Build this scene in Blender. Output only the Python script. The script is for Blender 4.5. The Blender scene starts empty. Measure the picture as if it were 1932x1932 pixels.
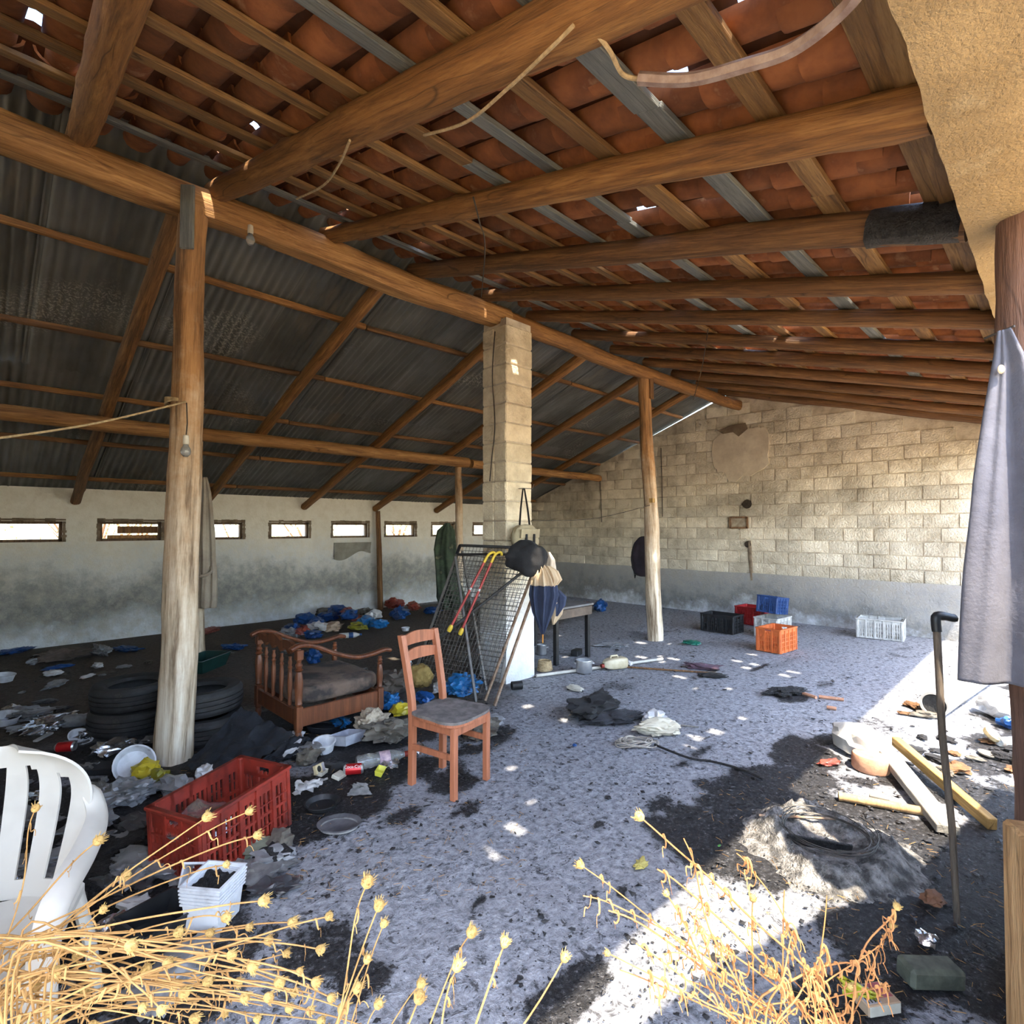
import bpy, math, random
from mathutils import Vector, Matrix, Euler, noise
R = random.Random(7)
PI = math.pi
S = bpy.context.scene
COL = S.collection
# ------------------------------------------------------------------ camera
EYE = Vector((0.0, 0.0, 1.55)); FPX = 1032.0
YAW = math.radians(45.2); PITCH = math.radians(1.61)
cam = bpy.data.cameras.new('camera'); cam.sensor_width = 36.0; cam.sensor_fit = 'HORIZONTAL'
cam.lens = FPX / 1932 * 36.0; cam.clip_start = 0.02; cam.clip_end = 300
camo = bpy.data.objects.new('camera', cam); COL.objects.link(camo)
camo.location = EYE; camo.rotation_euler = (PI/2 + PITCH, 0, YAW - PI/2)
S.camera = camo
# ------------------------------------------------------------------ light
SUN_DX, SUN_DY = 0.25, 0.50            # horizontal drift of the sun rays per metre of fall
SUN = Vector((SUN_DX, SUN_DY, -1.0)).normalized()
sl = bpy.data.lights.new('sun', 'SUN'); sl.energy = 14.0; sl.angle = math.radians(0.7); sl.color = (1.0, 0.88, 0.70)
so = bpy.data.objects.new('sun', sl); COL.objects.link(so)
so.rotation_euler = SUN.to_track_quat('-Z', 'Y').to_euler()
W = bpy.data.worlds.new('sky'); S.world = W; W.use_nodes = True
wn = W.node_tree.nodes; wn.clear()
sky = wn.new('ShaderNodeTexSky'); sky.sky_type = 'NISHITA'; sky.sun_disc = False
sky.sun_elevation = math.radians(60); sky.sun_rotation = math.atan2(-SUN.x, -SUN.y)
sky.air_density = 1.2; sky.dust_density = 1.5; sky.ozone_density = 1.0
bg = wn.new('ShaderNodeBackground'); bg.inputs['Strength'].default_value = 1.2
wo = wn.new('ShaderNodeOutputWorld')
W.node_tree.links.new(sky.outputs[0], bg.inputs[0]); W.node_tree.links.new(bg.outputs[0], wo.inputs[0])
vs = S.view_settings
vs.view_transform = 'Standard'; vs.look = 'None'; vs.gamma = 1.0; vs.use_curve_mapping = False; vs.exposure = 0.42
try:
    S.cycles.max_bounces = 5; S.cycles.diffuse_bounces = 4; S.cycles.glossy_bounces = 3; S.cycles.transmission_bounces = 5; S.cycles.use_denoising = True
    S.cycles.use_adaptive_sampling = True; S.cycles.adaptive_threshold = 0.10; S.cycles.adaptive_min_samples = 14
    S.cycles.sample_clamp_indirect = 12.0
except Exception: pass

# ------------------------------------------------------------------ measuring helpers (rays of the survey photograph onto real planes)
_rot = camo.rotation_euler.to_matrix()
def ray(px, py):
    return _rot @ Vector(((px-966)/FPX, -(py-966)/FPX, -1.0))
def G(px, py, z=0.0):
    r = ray(px, py); return EYE + r*((z-EYE.z)/r.z)
def atY(px, py, Y):
    r = ray(px, py); return EYE + r*(Y/r.y)
def atX(px, py, X):
    r = ray(px, py); return EYE + r*(X/r.x)
def atD(px, py, d):
    return EYE + ray(px, py)*d
FWD = Vector((math.cos(YAW), math.sin(YAW), 0)); RGT = Vector((math.sin(YAW), -math.cos(YAW), 0))
def sm(a, b, x):
    t = max(0.0, min(1.0, (x-a)/(b-a))); return t*t*(3-2*t)
def nz(x, y, z=0.0): return noise.noise(Vector((x, y, z)))
def fb(x, y, z=0.0, o=4): return noise.fractal(Vector((x, y, z)), 1.0, 2.0, o)

# ------------------------------------------------------------------ mesh builder
class MB:
    def __init__(s): s.v = []; s.f = []; s.m = []
    def add(s, vs, fs, mi=0):
        b = len(s.v); s.v += [tuple(v) for v in vs]; s.f += [tuple(i+b for i in f) for f in fs]; s.m += [mi]*len(fs); return s
    def box(s, c, d, rot=None, mi=0, taper=1.0):
        x, y, z = d[0]/2, d[1]/2, d[2]/2
        P = [Vector(p) for p in ((-x,-y,-z),(x,-y,-z),(x,y,-z),(-x,y,-z),(-x*taper,-y*taper,z),(x*taper,-y*taper,z),(x*taper,y*taper,z),(-x*taper,y*taper,z))]
        if rot is not None: P = [rot @ p for p in P]
        c = Vector(c)
        return s.add([p+c for p in P], [(3,2,1,0),(4,5,6,7),(0,1,5,4),(1,2,6,5),(2,3,7,6),(3,0,4,7)], mi)
    def bbox(s, c, d, b=0.008, rot=None, mi=0):
        """box with chamfered edges"""
        x, y, z = d[0]/2, d[1]/2, d[2]/2
        P = []; idx = {}
        for sx in (-1,1):
            for sy in (-1,1):
                for sz in (-1,1):
                    for ax in range(3):
                        p = [sx*(x-b), sy*(y-b), sz*(z-b)]
                        p[ax] = (sx*x, sy*y, sz*z)[ax]
                        idx[(sx,sy,sz,ax)] = len(P); P.append(Vector(p))
        F = []
        g = lambda a,b_,c_,ax: idx[(a,b_,c_,ax)]
        for q in (-1,1):
            f = [g(q,-1,-1,0), g(q,1,-1,0), g(q,1,1,0), g(q,-1,1,0)]; F.append(f if q>0 else f[::-1])
            f = [g(-1,q,-1,1), g(-1,q,1,1), g(1,q,1,1), g(1,q,-1,1)]; F.append(f if q>0 else f[::-1])
            f = [g(-1,-1,q,2), g(1,-1,q,2), g(1,1,q,2), g(-1,1,q,2)]; F.append(f if q>0 else f[::-1])
        for a in (-1,1):
            for b_ in (-1,1):
                f = [g(a,b_,-1,0), g(a,b_,-1,1), g(a,b_,1,1), g(a,b_,1,0)]; F.append(f if a*b_>0 else f[::-1])
                f = [g(a,-1,b_,0), g(a,1,b_,0), g(a,1,b_,2), g(a,-1,b_,2)]; F.append(f if a*b_>0 else f[::-1])
                f = [g(-1,a,b_,2), g(1,a,b_,2), g(1,a,b_,1), g(-1,a,b_,1)]; F.append(f if a*b_<0 else f[::-1])
                for c_ in (-1,1):
                    f = [g(a,b_,c_,0), g(a,b_,c_,1), g(a,b_,c_,2)]; F.append(f if a*b_*c_>0 else f[::-1])
        if rot is not None: P = [rot @ p for p in P]
        c = Vector(c)
        return s.add([p+c for p in P], F, mi)
    def tube(s, pts, rad, seg=8, cap=True, mi=0, closed=False, flat=1.0):
        pts = [Vector(p) for p in pts]; n = len(pts)
        if not hasattr(rad, '__len__'): rad = [rad]*n
        V = []; up = None
        for i, p in enumerate(pts):
            if closed: t = pts[(i+1) % n] - pts[i-1]
            else: t = pts[min(i+1,n-1)] - pts[max(i-1,0)]
            if t.length < 1e-9: t = Vector((0,0,1))
            t.normalize()
            if up is None:
                up = Vector((0,0,1)) if abs(t.z) < .9 else Vector((1,0,0))
            a = t.cross(up)
            if a.length < 1e-6: a = t.orthogonal()
            a.normalize(); b = a.cross(t); up = b
            for k in range(seg):
                an = 2*PI*k/seg
                V.append(p + a*math.cos(an)*rad[i] + b*math.sin(an)*rad[i]*flat)
        F = []
        for i in range(n if closed else n-1):
            j = (i+1) % n
            for k in range(seg):
                k2 = (k+1) % seg
                F.append((i*seg+k, j*seg+k, j*seg+k2, i*seg+k2)[::-1])
        if cap and not closed:
            F.append(tuple(range(seg))); F.append(tuple((n-1)*seg+k for k in range(seg))[::-1])
        return s.add(V, F, mi)
    def lathe(s, prof, seg=20, mat=None, mi=0, sx=1.0, sy=1.0, cap=True):
        V = []; n = len(prof)
        for r, z in prof:
            for k in range(seg):
                a = 2*PI*k/seg; V.append(Vector((r*math.cos(a)*sx, r*math.sin(a)*sy, z)))
        F = [(i*seg+k, i*seg+(k+1)%seg, (i+1)*seg+(k+1)%seg, (i+1)*seg+k) for i in range(n-1) for k in range(seg)]
        if cap:
            F.append(tuple(range(seg))[::-1]); F.append(tuple((n-1)*seg+k for k in range(seg)))
        if mat is not None: V = [mat @ v for v in V]
        return s.add(V, F, mi)
    def prism(s, poly, h0, h1, mat=None, mi=0):
        n = len(poly)
        V = [Vector((x, y, h0)) for x, y in poly] + [Vector((x, y, h1)) for x, y in poly]
        if mat is not None: V = [mat @ v for v in V]
        return s.add(V, [tuple(range(n))[::-1], tuple(range(n, 2*n))] + [(i, (i+1)%n, (i+1)%n+n, i+n) for i in range(n)], mi)
    def grid(s, fn, nu, nv, mi=0):
        V = [Vector(fn(i/nu, j/nv)) for j in range(nv+1) for i in range(nu+1)]
        w = nu+1
        return s.add(V, [(j*w+i, j*w+i+1, (j+1)*w+i+1, (j+1)*w+i) for j in range(nv) for i in range(nu)], mi)
    def mesh(s, name, mats, smooth=False, angle=38):
        me = bpy.data.meshes.new(name); me.from_pydata(s.v, [], s.f)
        if not isinstance(mats, (list, tuple)): mats = [mats]
        for m in mats: me.materials.append(m)
        if len(mats) > 1: me.polygons.foreach_set('material_index', s.m)
        if smooth:
            me.shade_smooth()
            if angle < 179: me.set_sharp_from_angle(angle=math.radians(angle))
        me.update(); return me
    def build(s, name, mats, parent=None, smooth=False, loc=None, rot=None, angle=38, mw=None):
        return link(name, s.mesh(name, mats, smooth, angle), parent, loc, rot, mw)
def link(name, me, parent=None, loc=None, rot=None, mw=None):
    o = bpy.data.objects.new(name, me); COL.objects.link(o)
    if parent is not None: o.parent = parent
    if mw is not None: o.matrix_basis = mw
    else:
        if loc is not None: o.location = loc
        if rot is not None: o.rotation_euler = rot
    return o
def T(o, label, cat, group=None, kind=None):
    o['label'] = label; o['category'] = cat
    if group: o['group'] = group
    if kind: o['kind'] = kind
    return o
def ST(o, label=None):
    o['kind'] = 'structure'
    if label: o['label'] = label
    return o
def root(name, loc, rz=0.0, label=None, cat=None, group=None, rot=None):
    o = bpy.data.objects.new(name, None); COL.objects.link(o); o.empty_display_size = .1
    o.location = loc; o.rotation_euler = rot if rot is not None else (0, 0, rz)
    if label: T(o, label, cat, group)
    return o
def clone(o, parent=None):
    c = o.copy(); COL.objects.link(c); c.parent = parent
    for ch in list(o.children): clone(ch, c)
    return c
def frame(p0, p1, up=(0,0,1)):
    """matrix with local Z from p0 to p1"""
    p0 = Vector(p0); z = (Vector(p1)-p0).normalized(); u = Vector(up)
    x = u.cross(z)
    if x.length < 1e-4: x = Vector((1,0,0)).cross(z)
    x.normalize(); y = z.cross(x)
    return Matrix(((x.x,y.x,z.x,p0.x),(x.y,y.y,z.y,p0.y),(x.z,y.z,z.z,p0.z),(0,0,0,1)))

# ------------------------------------------------------------------ materials
def mk(name):
    m = bpy.data.materials.new(name); m.use_nodes = True
    nt = m.node_tree; nt.nodes.clear()
    p = nt.nodes.new('ShaderNodeBsdfPrincipled'); o = nt.nodes.new('ShaderNodeOutputMaterial')
    nt.links.new(p.outputs[0], o.inputs[0]); return m, nt, p
def c4(c): return (c[0], c[1], c[2], 1)
def ramp(nt, fac, stops):
    r = nt.nodes.new('ShaderNodeValToRGB'); e = r.color_ramp.elements
    while len(e) < len(stops): e.new(0.5)
    for i, (p, c) in enumerate(stops):
        e[i].position = p; e[i].color = c4(c)
    nt.links.new(fac, r.inputs[0]); return r.outputs[0]
def ntex(nt, vec, scale, detail=4, rough=.62, dist=0.0):
    n = nt.nodes.new('ShaderNodeTexNoise'); n.inputs['Scale'].default_value = scale; n.inputs['Detail'].default_value = detail
    n.inputs['Roughness'].default_value = rough; n.inputs['Distortion'].default_value = dist
    nt.links.new(vec, n.inputs['Vector']); return n.outputs['Fac']
def mapping(nt, stretch=(1,1,1), rnd=0.0):
    tc = nt.nodes.new('ShaderNodeTexCoord'); mp = nt.nodes.new('ShaderNodeMapping')
    mp.inputs['Scale'].default_value = stretch; nt.links.new(tc.outputs['Object'], mp.inputs['Vector'])
    if rnd:
        oi = nt.nodes.new('ShaderNodeObjectInfo'); cm = nt.nodes.new('ShaderNodeVectorMath'); cm.operation = 'SCALE'
        cm.inputs[0].default_value = (17, 31, 23); nt.links.new(oi.outputs['Random'], cm.inputs['Scale'])
        nt.links.new(cm.outputs[0], mp.inputs['Location'])
    return mp.outputs[0]
def mixc(nt, fac, a, b, mode='MIX'):
    m = nt.nodes.new('ShaderNodeMix'); m.data_type = 'RGBA'; m.blend_type = mode
    for sock, val in ((m.inputs['Factor'], fac), (m.inputs[6], a), (m.inputs[7], b)):
        if hasattr(val, 'is_linked'): nt.links.new(val, sock)
        elif isinstance(val, (int, float)): sock.default_value = val
        else: sock.default_value = c4(val)
    return m.outputs[2]
def math_(nt, op, a, b=None, c=None, clamp=False):
    m = nt.nodes.new('ShaderNodeMath'); m.operation = op; m.use_clamp = clamp
    for i, v in enumerate((a, b, c)):
        if v is None: continue
        if hasattr(v, 'is_linked'): nt.links.new(v, m.inputs[i])
        else: m.inputs[i].default_value = v
    return m.outputs[0]
def bumpn(nt, p, h, strength=.3, dist=.02):
    b = nt.nodes.new('ShaderNodeBump'); b.inputs['Strength'].default_value = strength; b.inputs['Distance'].default_value = dist
    nt.links.new(h, b.inputs['Height']); nt.links.new(b.outputs[0], p.inputs['Normal'])
_mc = {}
def M(name, c, c2=None, scale=6.0, rough=.8, bump=.15, bscale=None, stretch=(1,1,1), metal=0.0, c3=None, rnd=0.0, bd=.01, lo=.38, hi=.62, trans=0.0, alpha=1.0, spec=None, sheen=0):
    if name in _mc: return _mc[name]
    m, nt, p = mk(name)
    v = mapping(nt, stretch, rnd)
    c2 = c2 or tuple(x*.72 for x in c)
    f = ntex(nt, v, scale)
    st = [(lo, c), (hi, c2)] + ([(min(hi+.14, .98), c3)] if c3 else [])
    col = ramp(nt, f, st)
    if rnd:
        oi = nt.nodes.new('ShaderNodeObjectInfo')
        k = math_(nt, 'MULTIPLY_ADD', oi.outputs['Random'], rnd, 1.0-rnd*.5)
        hs = nt.nodes.new('ShaderNodeHueSaturation'); nt.links.new(col, hs.inputs['Color']); nt.links.new(k, hs.inputs['Value'])
        col = hs.outputs[0]
    nt.links.new(col, p.inputs['Base Color'])
    p.inputs['Roughness'].default_value = rough; p.inputs['Metallic'].default_value = metal
    if spec is not None: p.inputs['Specular IOR Level'].default_value = spec
    if trans: p.inputs['Transmission Weight'].default_value = trans
    if alpha < 1: p.inputs['Alpha'].default_value = alpha
    if sheen: p.inputs['Sheen Weight'].default_value = sheen
    if bump: bumpn(nt, p, ntex(nt, v, bscale or scale*4, 3), bump, bd)
    _mc[name] = m; return m
def woodmat(name, c, c2, c3=None, gain=.06, rnd=.25, rough=.75, bump=.5, sc=14):
    """wood with grain along local Z: streaks, blotches, dark drying cracks"""
    if name in _mc: return _mc[name]
    m, nt, p = mk(name)
    v = mapping(nt, (1,1,gain), rnd or .01); v1 = mapping(nt, (1,1,.35), rnd or .01)
    g = ntex(nt, v, sc*2.0, 5, .72, .4); bl = ntex(nt, v1, 5, 3, .65); fine = ntex(nt, v, sc*8, 3, .7)
    c3 = c3 or tuple(x*.5 for x in c2)
    col = ramp(nt, g, [(.34, c), (.52, c2), (.68, c3)])
    col = mixc(nt, ramp(nt, bl, [(.45,(0,0,0)),(.66,(.85,.85,.85))]), col, c2)
    col = mixc(nt, ramp(nt, fine, [(.5,(0,0,0)),(.72,(.55,.55,.55))]), col, c3)
    w = nt.nodes.new('ShaderNodeTexVoronoi'); w.feature = 'DISTANCE_TO_EDGE'; w.inputs['Scale'].default_value = sc*.9
    vv = mapping(nt, (1,1,gain*.55), rnd or .01); mx = nt.nodes.new('ShaderNodeVectorMath'); mx.operation = 'ADD'
    nn = nt.nodes.new('ShaderNodeTexNoise'); nn.inputs['Scale'].default_value = 9; nn.inputs['Detail'].default_value = 1; nt.links.new(v1, nn.inputs['Vector'])
    sc_ = nt.nodes.new('ShaderNodeVectorMath'); sc_.operation = 'SCALE'; sc_.inputs['Scale'].default_value = .035; nt.links.new(nn.outputs['Color'], sc_.inputs[0])
    nt.links.new(vv, mx.inputs[0]); nt.links.new(sc_.outputs[0], mx.inputs[1]); nt.links.new(mx.outputs[0], w.inputs['Vector'])
    crack = ramp(nt, w.outputs['Distance'], [(.0,(1,1,1)),(.022,(0,0,0))])
    crack = math_(nt, 'MULTIPLY', crack, ramp(nt, bl, [(.42,(0,0,0)),(.6,(1,1,1))]))
    col = mixc(nt, math_(nt, 'MULTIPLY', crack, 0.7 if bump > .3 else .2), col, tuple(x*.25 for x in c3))
    if rnd:
        oi = nt.nodes.new('ShaderNodeObjectInfo'); k = math_(nt, 'MULTIPLY_ADD', oi.outputs['Random'], rnd, 1.0-rnd*.5)
        hs = nt.nodes.new('ShaderNodeHueSaturation'); nt.links.new(col, hs.inputs['Color']); nt.links.new(k, hs.inputs['Value']); col = hs.outputs[0]
    nt.links.new(col, p.inputs['Base Color']); p.inputs['Roughness'].default_value = rough
    h = math_(nt, 'SUBTRACT', math_(nt, 'ADD', g, math_(nt, 'MULTIPLY', fine, .5)), math_(nt, 'MULTIPLY', w.outputs['Distance'], -.6))
    bumpn(nt, p, h, bump, .014)
    _mc[name] = m; return m
# ------------------------------------------------------------------ main surface materials
LOG = woodmat('log_wood', (.40,.20,.062), (.24,.108,.032), (.085,.038,.014), rnd=.3)
LOGD = woodmat('log_wood_dark', (.29,.15,.055), (.15,.07,.026), (.05,.025,.012), rnd=.3)
LOGP = woodmat('log_wood_pale', (.52,.30,.115), (.33,.165,.058), (.12,.057,.024), rnd=.2)
BATB = woodmat('batten_brown', (.38,.22,.08), (.22,.115,.04), (.10,.055,.025), rnd=.35)
BATG = woodmat('batten_grey', (.25,.265,.245), (.16,.17,.16), (.08,.085,.085), rnd=.25)
CHAR = M('charred_wood', (.01,.01,.011), (.03,.03,.032), scale=30, rough=.55, bump=.9, bd=.02)
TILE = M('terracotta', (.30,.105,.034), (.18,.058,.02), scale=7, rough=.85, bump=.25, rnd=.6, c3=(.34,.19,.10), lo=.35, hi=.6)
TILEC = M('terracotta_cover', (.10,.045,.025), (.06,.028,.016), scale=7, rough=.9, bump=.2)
SHEET = M('galvanised_sheet', (.21,.22,.22), (.13,.135,.13), scale=2.2, rough=.6, bump=.1, metal=.35, rnd=.15, c3=(.25,.22,.18), stretch=(1,.25,1))
CONC = M('lintel_concrete', (.42,.31,.17), (.30,.215,.115), scale=2.6, rough=.95, bump=.6, bscale=70, bd=.02, c3=(.46,.37,.23), lo=.36, hi=.6)
MORTAR = M('mortar', (.68,.61,.49), (.47,.40,.31), scale=6, rough=.95, bump=.6, bscale=40, bd=.015)
BLOCK = M('limewashed_block', (.80,.73,.60), (.62,.55,.43), scale=5, rough=.95, bump=1.0, bscale=38, bd=.02, rnd=.3, c3=(.48,.42,.33), lo=.42, hi=.66)
PBLOCK = M('pillar_block', (.78,.69,.52), (.62,.53,.38), scale=6, rough=.95, bump=1.0, bscale=42, bd=.02, rnd=.2, lo=.42, hi=.66)
EARTH = M('outdoor_earth', (.44,.31,.15), (.32,.215,.095), scale=1.5, rough=1, bump=.4)

def grime(m, lo=.44, hi=.66, dark=.45, scale=.9, amt=.75):
    nt = m.node_tree; p = [n for n in nt.nodes if n.type == 'BSDF_PRINCIPLED'][0]; l = p.inputs['Base Color'].links[0]; src = l.from_socket
    g = nt.nodes.new('ShaderNodeNewGeometry'); f = ntex(nt, g.outputs['Position'], scale, 4, .68)
    k = math_(nt, 'MULTIPLY', ramp(nt, f, [(lo,(0,0,0)),(hi,(1,1,1))]), amt)
    nt.links.new(mixc(nt, k, src, mixc(nt, 1.0, src, (dark,dark*.95,dark*.88), 'MULTIPLY')), p.inputs['Base Color'])
grime(BLOCK); grime(MORTAR); grime(PBLOCK, .5, .72, .6, 2.0, .6); grime(SHEET, .45, .7, .55, .8, .7); grime(TILE, .45, .7, .5, 1.3, .6)
def flaking(m):
    nt = m.node_tree; p = [n for n in nt.nodes if n.type == 'BSDF_PRINCIPLED'][0]; src = p.inputs['Base Color'].links[0].from_socket
    g = nt.nodes.new('ShaderNodeNewGeometry')
    k = math_(nt, 'MULTIPLY', ramp(nt, ntex(nt, g.outputs['Position'], .75, 2), [(.60,(0,0,0)),(.68,(1,1,1))]), ramp(nt, ntex(nt, g.outputs['Position'], 45, 4, .7), [(.5,(0,0,0)),(.6,(.8,.8,.8))]))
    nt.links.new(mixc(nt, k, src, (.48,.47,.43)), p.inputs['Base Color'])
flaking(SHEET)
def plaster(name, top, mid, low, z0, z1, soot, axis_scale=(1,1,1)):
    """limewash with damp stains climbing from the foot of the wall"""
    m, nt, p = mk(name)
    v = mapping(nt)
    big = ntex(nt, v, 1.1, 5, .68); fine = ntex(nt, v, 7, 5, .7)
    sep = nt.nodes.new('ShaderNodeSeparateXYZ'); nt.links.new(v, sep.inputs[0])
    h = math_(nt, 'MULTIPLY_ADD', big, 1.3, sep.outputs['Z'])
    h = math_(nt, 'MULTIPLY_ADD', fine, .5, h)
    hh = math_(nt, 'MULTIPLY_ADD', h, 1/(z1-z0), -(z0+.9)/(z1-z0), clamp=True)
    col = ramp(nt, hh, [(0, low), (.26, soot), (.44, tuple(x*1.5 for x in soot)), (.62, mid), (.85, top)])
    col = mixc(nt, math_(nt, 'MULTIPLY', ramp(nt, fine, [(.42,(0,0,0)),(.72,(1,1,1))]), .5), col, (.72*top[0], .68*top[1], .6*top[2]))
    nt.links.new(col, p.inputs['Base Color']); p.inputs['Roughness'].default_value = .95
    bumpn(nt, p, math_(nt, 'ADD', big, ntex(nt, v, 30, 3, .7)), .45, .025)
    return m
WPL = plaster('limewash_plaster', (.82,.79,.72), (.66,.67,.67), (.66,.69,.72), .0, 1.7, (.22,.225,.22))
BAND = plaster('grey_render', (.40,.38,.35), (.34,.33,.32), (.58,.60,.64), -.1, 1.1, (.18,.18,.18))
WPLP = plaster('pillar_whitewash', (.70,.62,.47), (.74,.73,.70), (.62,.65,.70), -.4, 1.3, (.66,.68,.70))

# ------------------------------------------------------------------ floor
XG, YW, YR = 9.6, 9.3, 4.1           # far gable wall, long wall, ridge line
def poly_sd(P, x, y):
    d = 1e9; ins = False; n = len(P)
    for i in range(n):
        x1, y1 = P[i]; x2, y2 = P[(i+1) % n]
        dx, dy = x2-x1, y2-y1
        t = max(0, min(1, ((x-x1)*dx+(y-y1)*dy)/(dx*dx+dy*dy+1e-9)))
        d = min(d, math.hypot(x-x1-t*dx, y-y1-t*dy))
        if (y1 > y) != (y2 > y) and x < (x2-x1)*(y-y1)/(y2-y1)+x1: ins = not ins
    return d if ins else -d
def gp(*pts): return [tuple(G(px, py)[:2]) for px, py in pts]
def blob(px, py, rx, ry, s=1.0):
    c = G(px, py); return (c.x, c.y, rx, ry, s)
SOOT_P = [
 gp((-500,1932),(-300,1500),(60,1420),(250,1390),(420,1340),(640,1330),(800,1330),(930,1350),(960,1400),(900,1450),(800,1480),(700,1540),(620,1590),(540,1640),(500,1700),(470,1932)),
 gp((1225,1500),(1330,1470),(1420,1440),(1500,1390),(1590,1375),(1650,1400),(1730,1440),(1850,1460),(1932,1440),(2050,1932),(1480,1932),(1400,1800),(1420,1720),(1350,1640),(1280,1620),(1240,1560)),
 gp((1850,1330),(1940,1300),(2000,1480),(1850,1470),(1800,1440),(1840,1400)),
 gp((1880,1255),(1930,1250),(1940,1290),(1890,1300)),
]
DIRT_P = [gp((-900,1932),(-700,1240),(0,1215),(700,1145),(1000,1130),(1130,1150),(1010,1190),(960,1290),(930,1340),(800,1330),(640,1330),(420,1340),(250,1390),(60,1420),(-100,1500))]
SOOT_B = [blob(1120,1335,.3,.2), blob(1180,1350,.25,.12,.8), blob(690,1850,.13,.12), blob(1150,1300,.4,.2,.5), blob(1100,1850,.2,.1,.8), blob(1180,1678,.08,.06), blob(960,1745,.04,.04), blob(1040,1900,.12,.1,.9),
          blob(600,1800,.2,.2,.7), blob(1300,1430,.35,.08,.7), blob(1500,1310,.35,.15,.8), blob(1430,1260,.3,.06,.8), blob(1330,1272,.3,.07,.8), blob(1560,1290,.25,.12,.5), blob(1650,1370,.3,.2,.5),
          blob(910,1390,.3,.2,.8), blob(900,1700,.04,.04,.8), blob(1130,1555,.05,.03,.9), blob(1230,1190,.6,.35,.5), blob(1330,1215,.3,.3,.4), blob(1480,1250,.5,.1,.4), blob(1700,1230,.5,.2,.5),
          blob(1370,1530,.36,.3), blob(1500,1415,.45,.18), blob(850,1480,.25,.12,.8), blob(760,1540,.2,.1,.7), blob(870,1530,.15,.07,.7)]
def soot_dirt(x, y):
    n = fb(x*2.2, y*2.2, 3.1)*.22 + fb(x*7, y*7, 1.7)*.1
    s = 0.0
    for P in SOOT_P: s = max(s, sm(-.10, .18, poly_sd(P, x, y)+n))
    for bx, by, rx, ry, k in SOOT_B:
        r = math.hypot((x-bx)/rx, (y-by)/ry)
        if r < 2: s = max(s, k*sm(1.15, .55, r - n*1.6))
    d = 0.0
    for P in DIRT_P: d = max(d, sm(-.35, .3, poly_sd(P, x, y)+n))
    # patches of bare pale ash inside the burnt ground
    if s > 0: s *= 1 - .75*sm(.18, .42, fb(x*1.7+9, y*1.7, 8.0))
    return s, d
def lerp3(a, b, t): return tuple(a[i]+(b[i]-a[i])*t for i in range(3))
fm, nt, p = mk('burnt_concrete_floor')
v = mapping(nt)
at = nt.nodes.new('ShaderNodeAttribute'); at.attribute_name = 'wear'
sp = nt.nodes.new('ShaderNodeSeparateColor'); nt.links.new(at.outputs['Color'], sp.inputs[0])
n1 = ntex(nt, v, 26, 5, .78); n2 = ntex(nt, v, 3.2, 4, .65); n3 = ntex(nt, v, 15, 4, .75, .6)
ash = ramp(nt, n1, [(.34, (.10,.105,.118)), (.50, (.255,.265,.30)), (.68, (.40,.415,.455))])
ash = mixc(nt, ramp(nt, n2, [(.45,(0,0,0)),(.75,(.5,.5,.5))]), ash, (.24,.24,.265))
flk = ramp(nt, n3, [(.57,(0,0,0)),(.64,(.85,.85,.85))])
ash = mixc(nt, flk, ash, (.035,.035,.04))
dirt = ramp(nt, n1, [(.35, (.035,.030,.025)), (.65, (.115,.095,.075))])
col = mixc(nt, sp.outputs['Green'], ash, dirt)
sk = math_(nt, 'ADD', sp.outputs['Red'], math_(nt, 'MULTIPLY_ADD', n1, 1.6, -.8))
sk = math_(nt, 'MULTIPLY', ramp(nt, sk, [(.36,(0,0,0)),(.62,(1,1,1))]), ramp(nt, sp.outputs['Red'], [(0.0,(0,0,0)),(.12,(1,1,1))]))
soot = ramp(nt, ntex(nt, v, 45, 3, .75), [(.45,(.006,.006,.008)),(.62,(.03,.03,.034)),(.74,(.20,.20,.22))])
col = mixc(nt, sk, col, soot)
nt.links.new(col, p.inputs['Base Color'])
rr = mixc(nt, sk, (.93,.93,.93), (.72,.72,.72)); nt.links.new(rr, p.inputs['Roughness'])
bumpn(nt, p, math_(nt, 'ADD', math_(nt, 'MULTIPLY', n3, 1.6), n1), .8, .012)
x0, x1, y0, y1 = -1.6, 9.62, -.3, 9.35; st = .055
nx, ny = int((x1-x0)/st), int((y1-y0)/st)
V = []; C = []
for j in range(ny+1):
    for i in range(nx+1):
        x = x0+(x1-x0)*i/nx; y = y0+(y1-y0)*j/ny
        s, d = soot_dirt(x, y)
        V.append((x, y, -.004 + .006*fb(x*1.3, y*1.3, 5) + .006*s*fb(x*9, y*9, 2))); C.append((s, d, 0, 1))
me = bpy.data.meshes.new('floor'); w = nx+1
me.from_pydata(V, [], [(j*w+i, j*w+i+1, (j+1)*w+i+1, (j+1)*w+i) for j in range(ny) for i in range(nx)])
ca = me.color_attributes.new('wear', 'FLOAT_COLOR', 'POINT'); ca.data.foreach_set('color', [c for q in C for c in q])
me.materials.append(fm); me.shade_smooth()
ST(link('floor', me))
mb = MB(); mb.box((5, 5, -.32), (90, 90, .6)); ST(mb.build('ground', EARTH))

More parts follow.
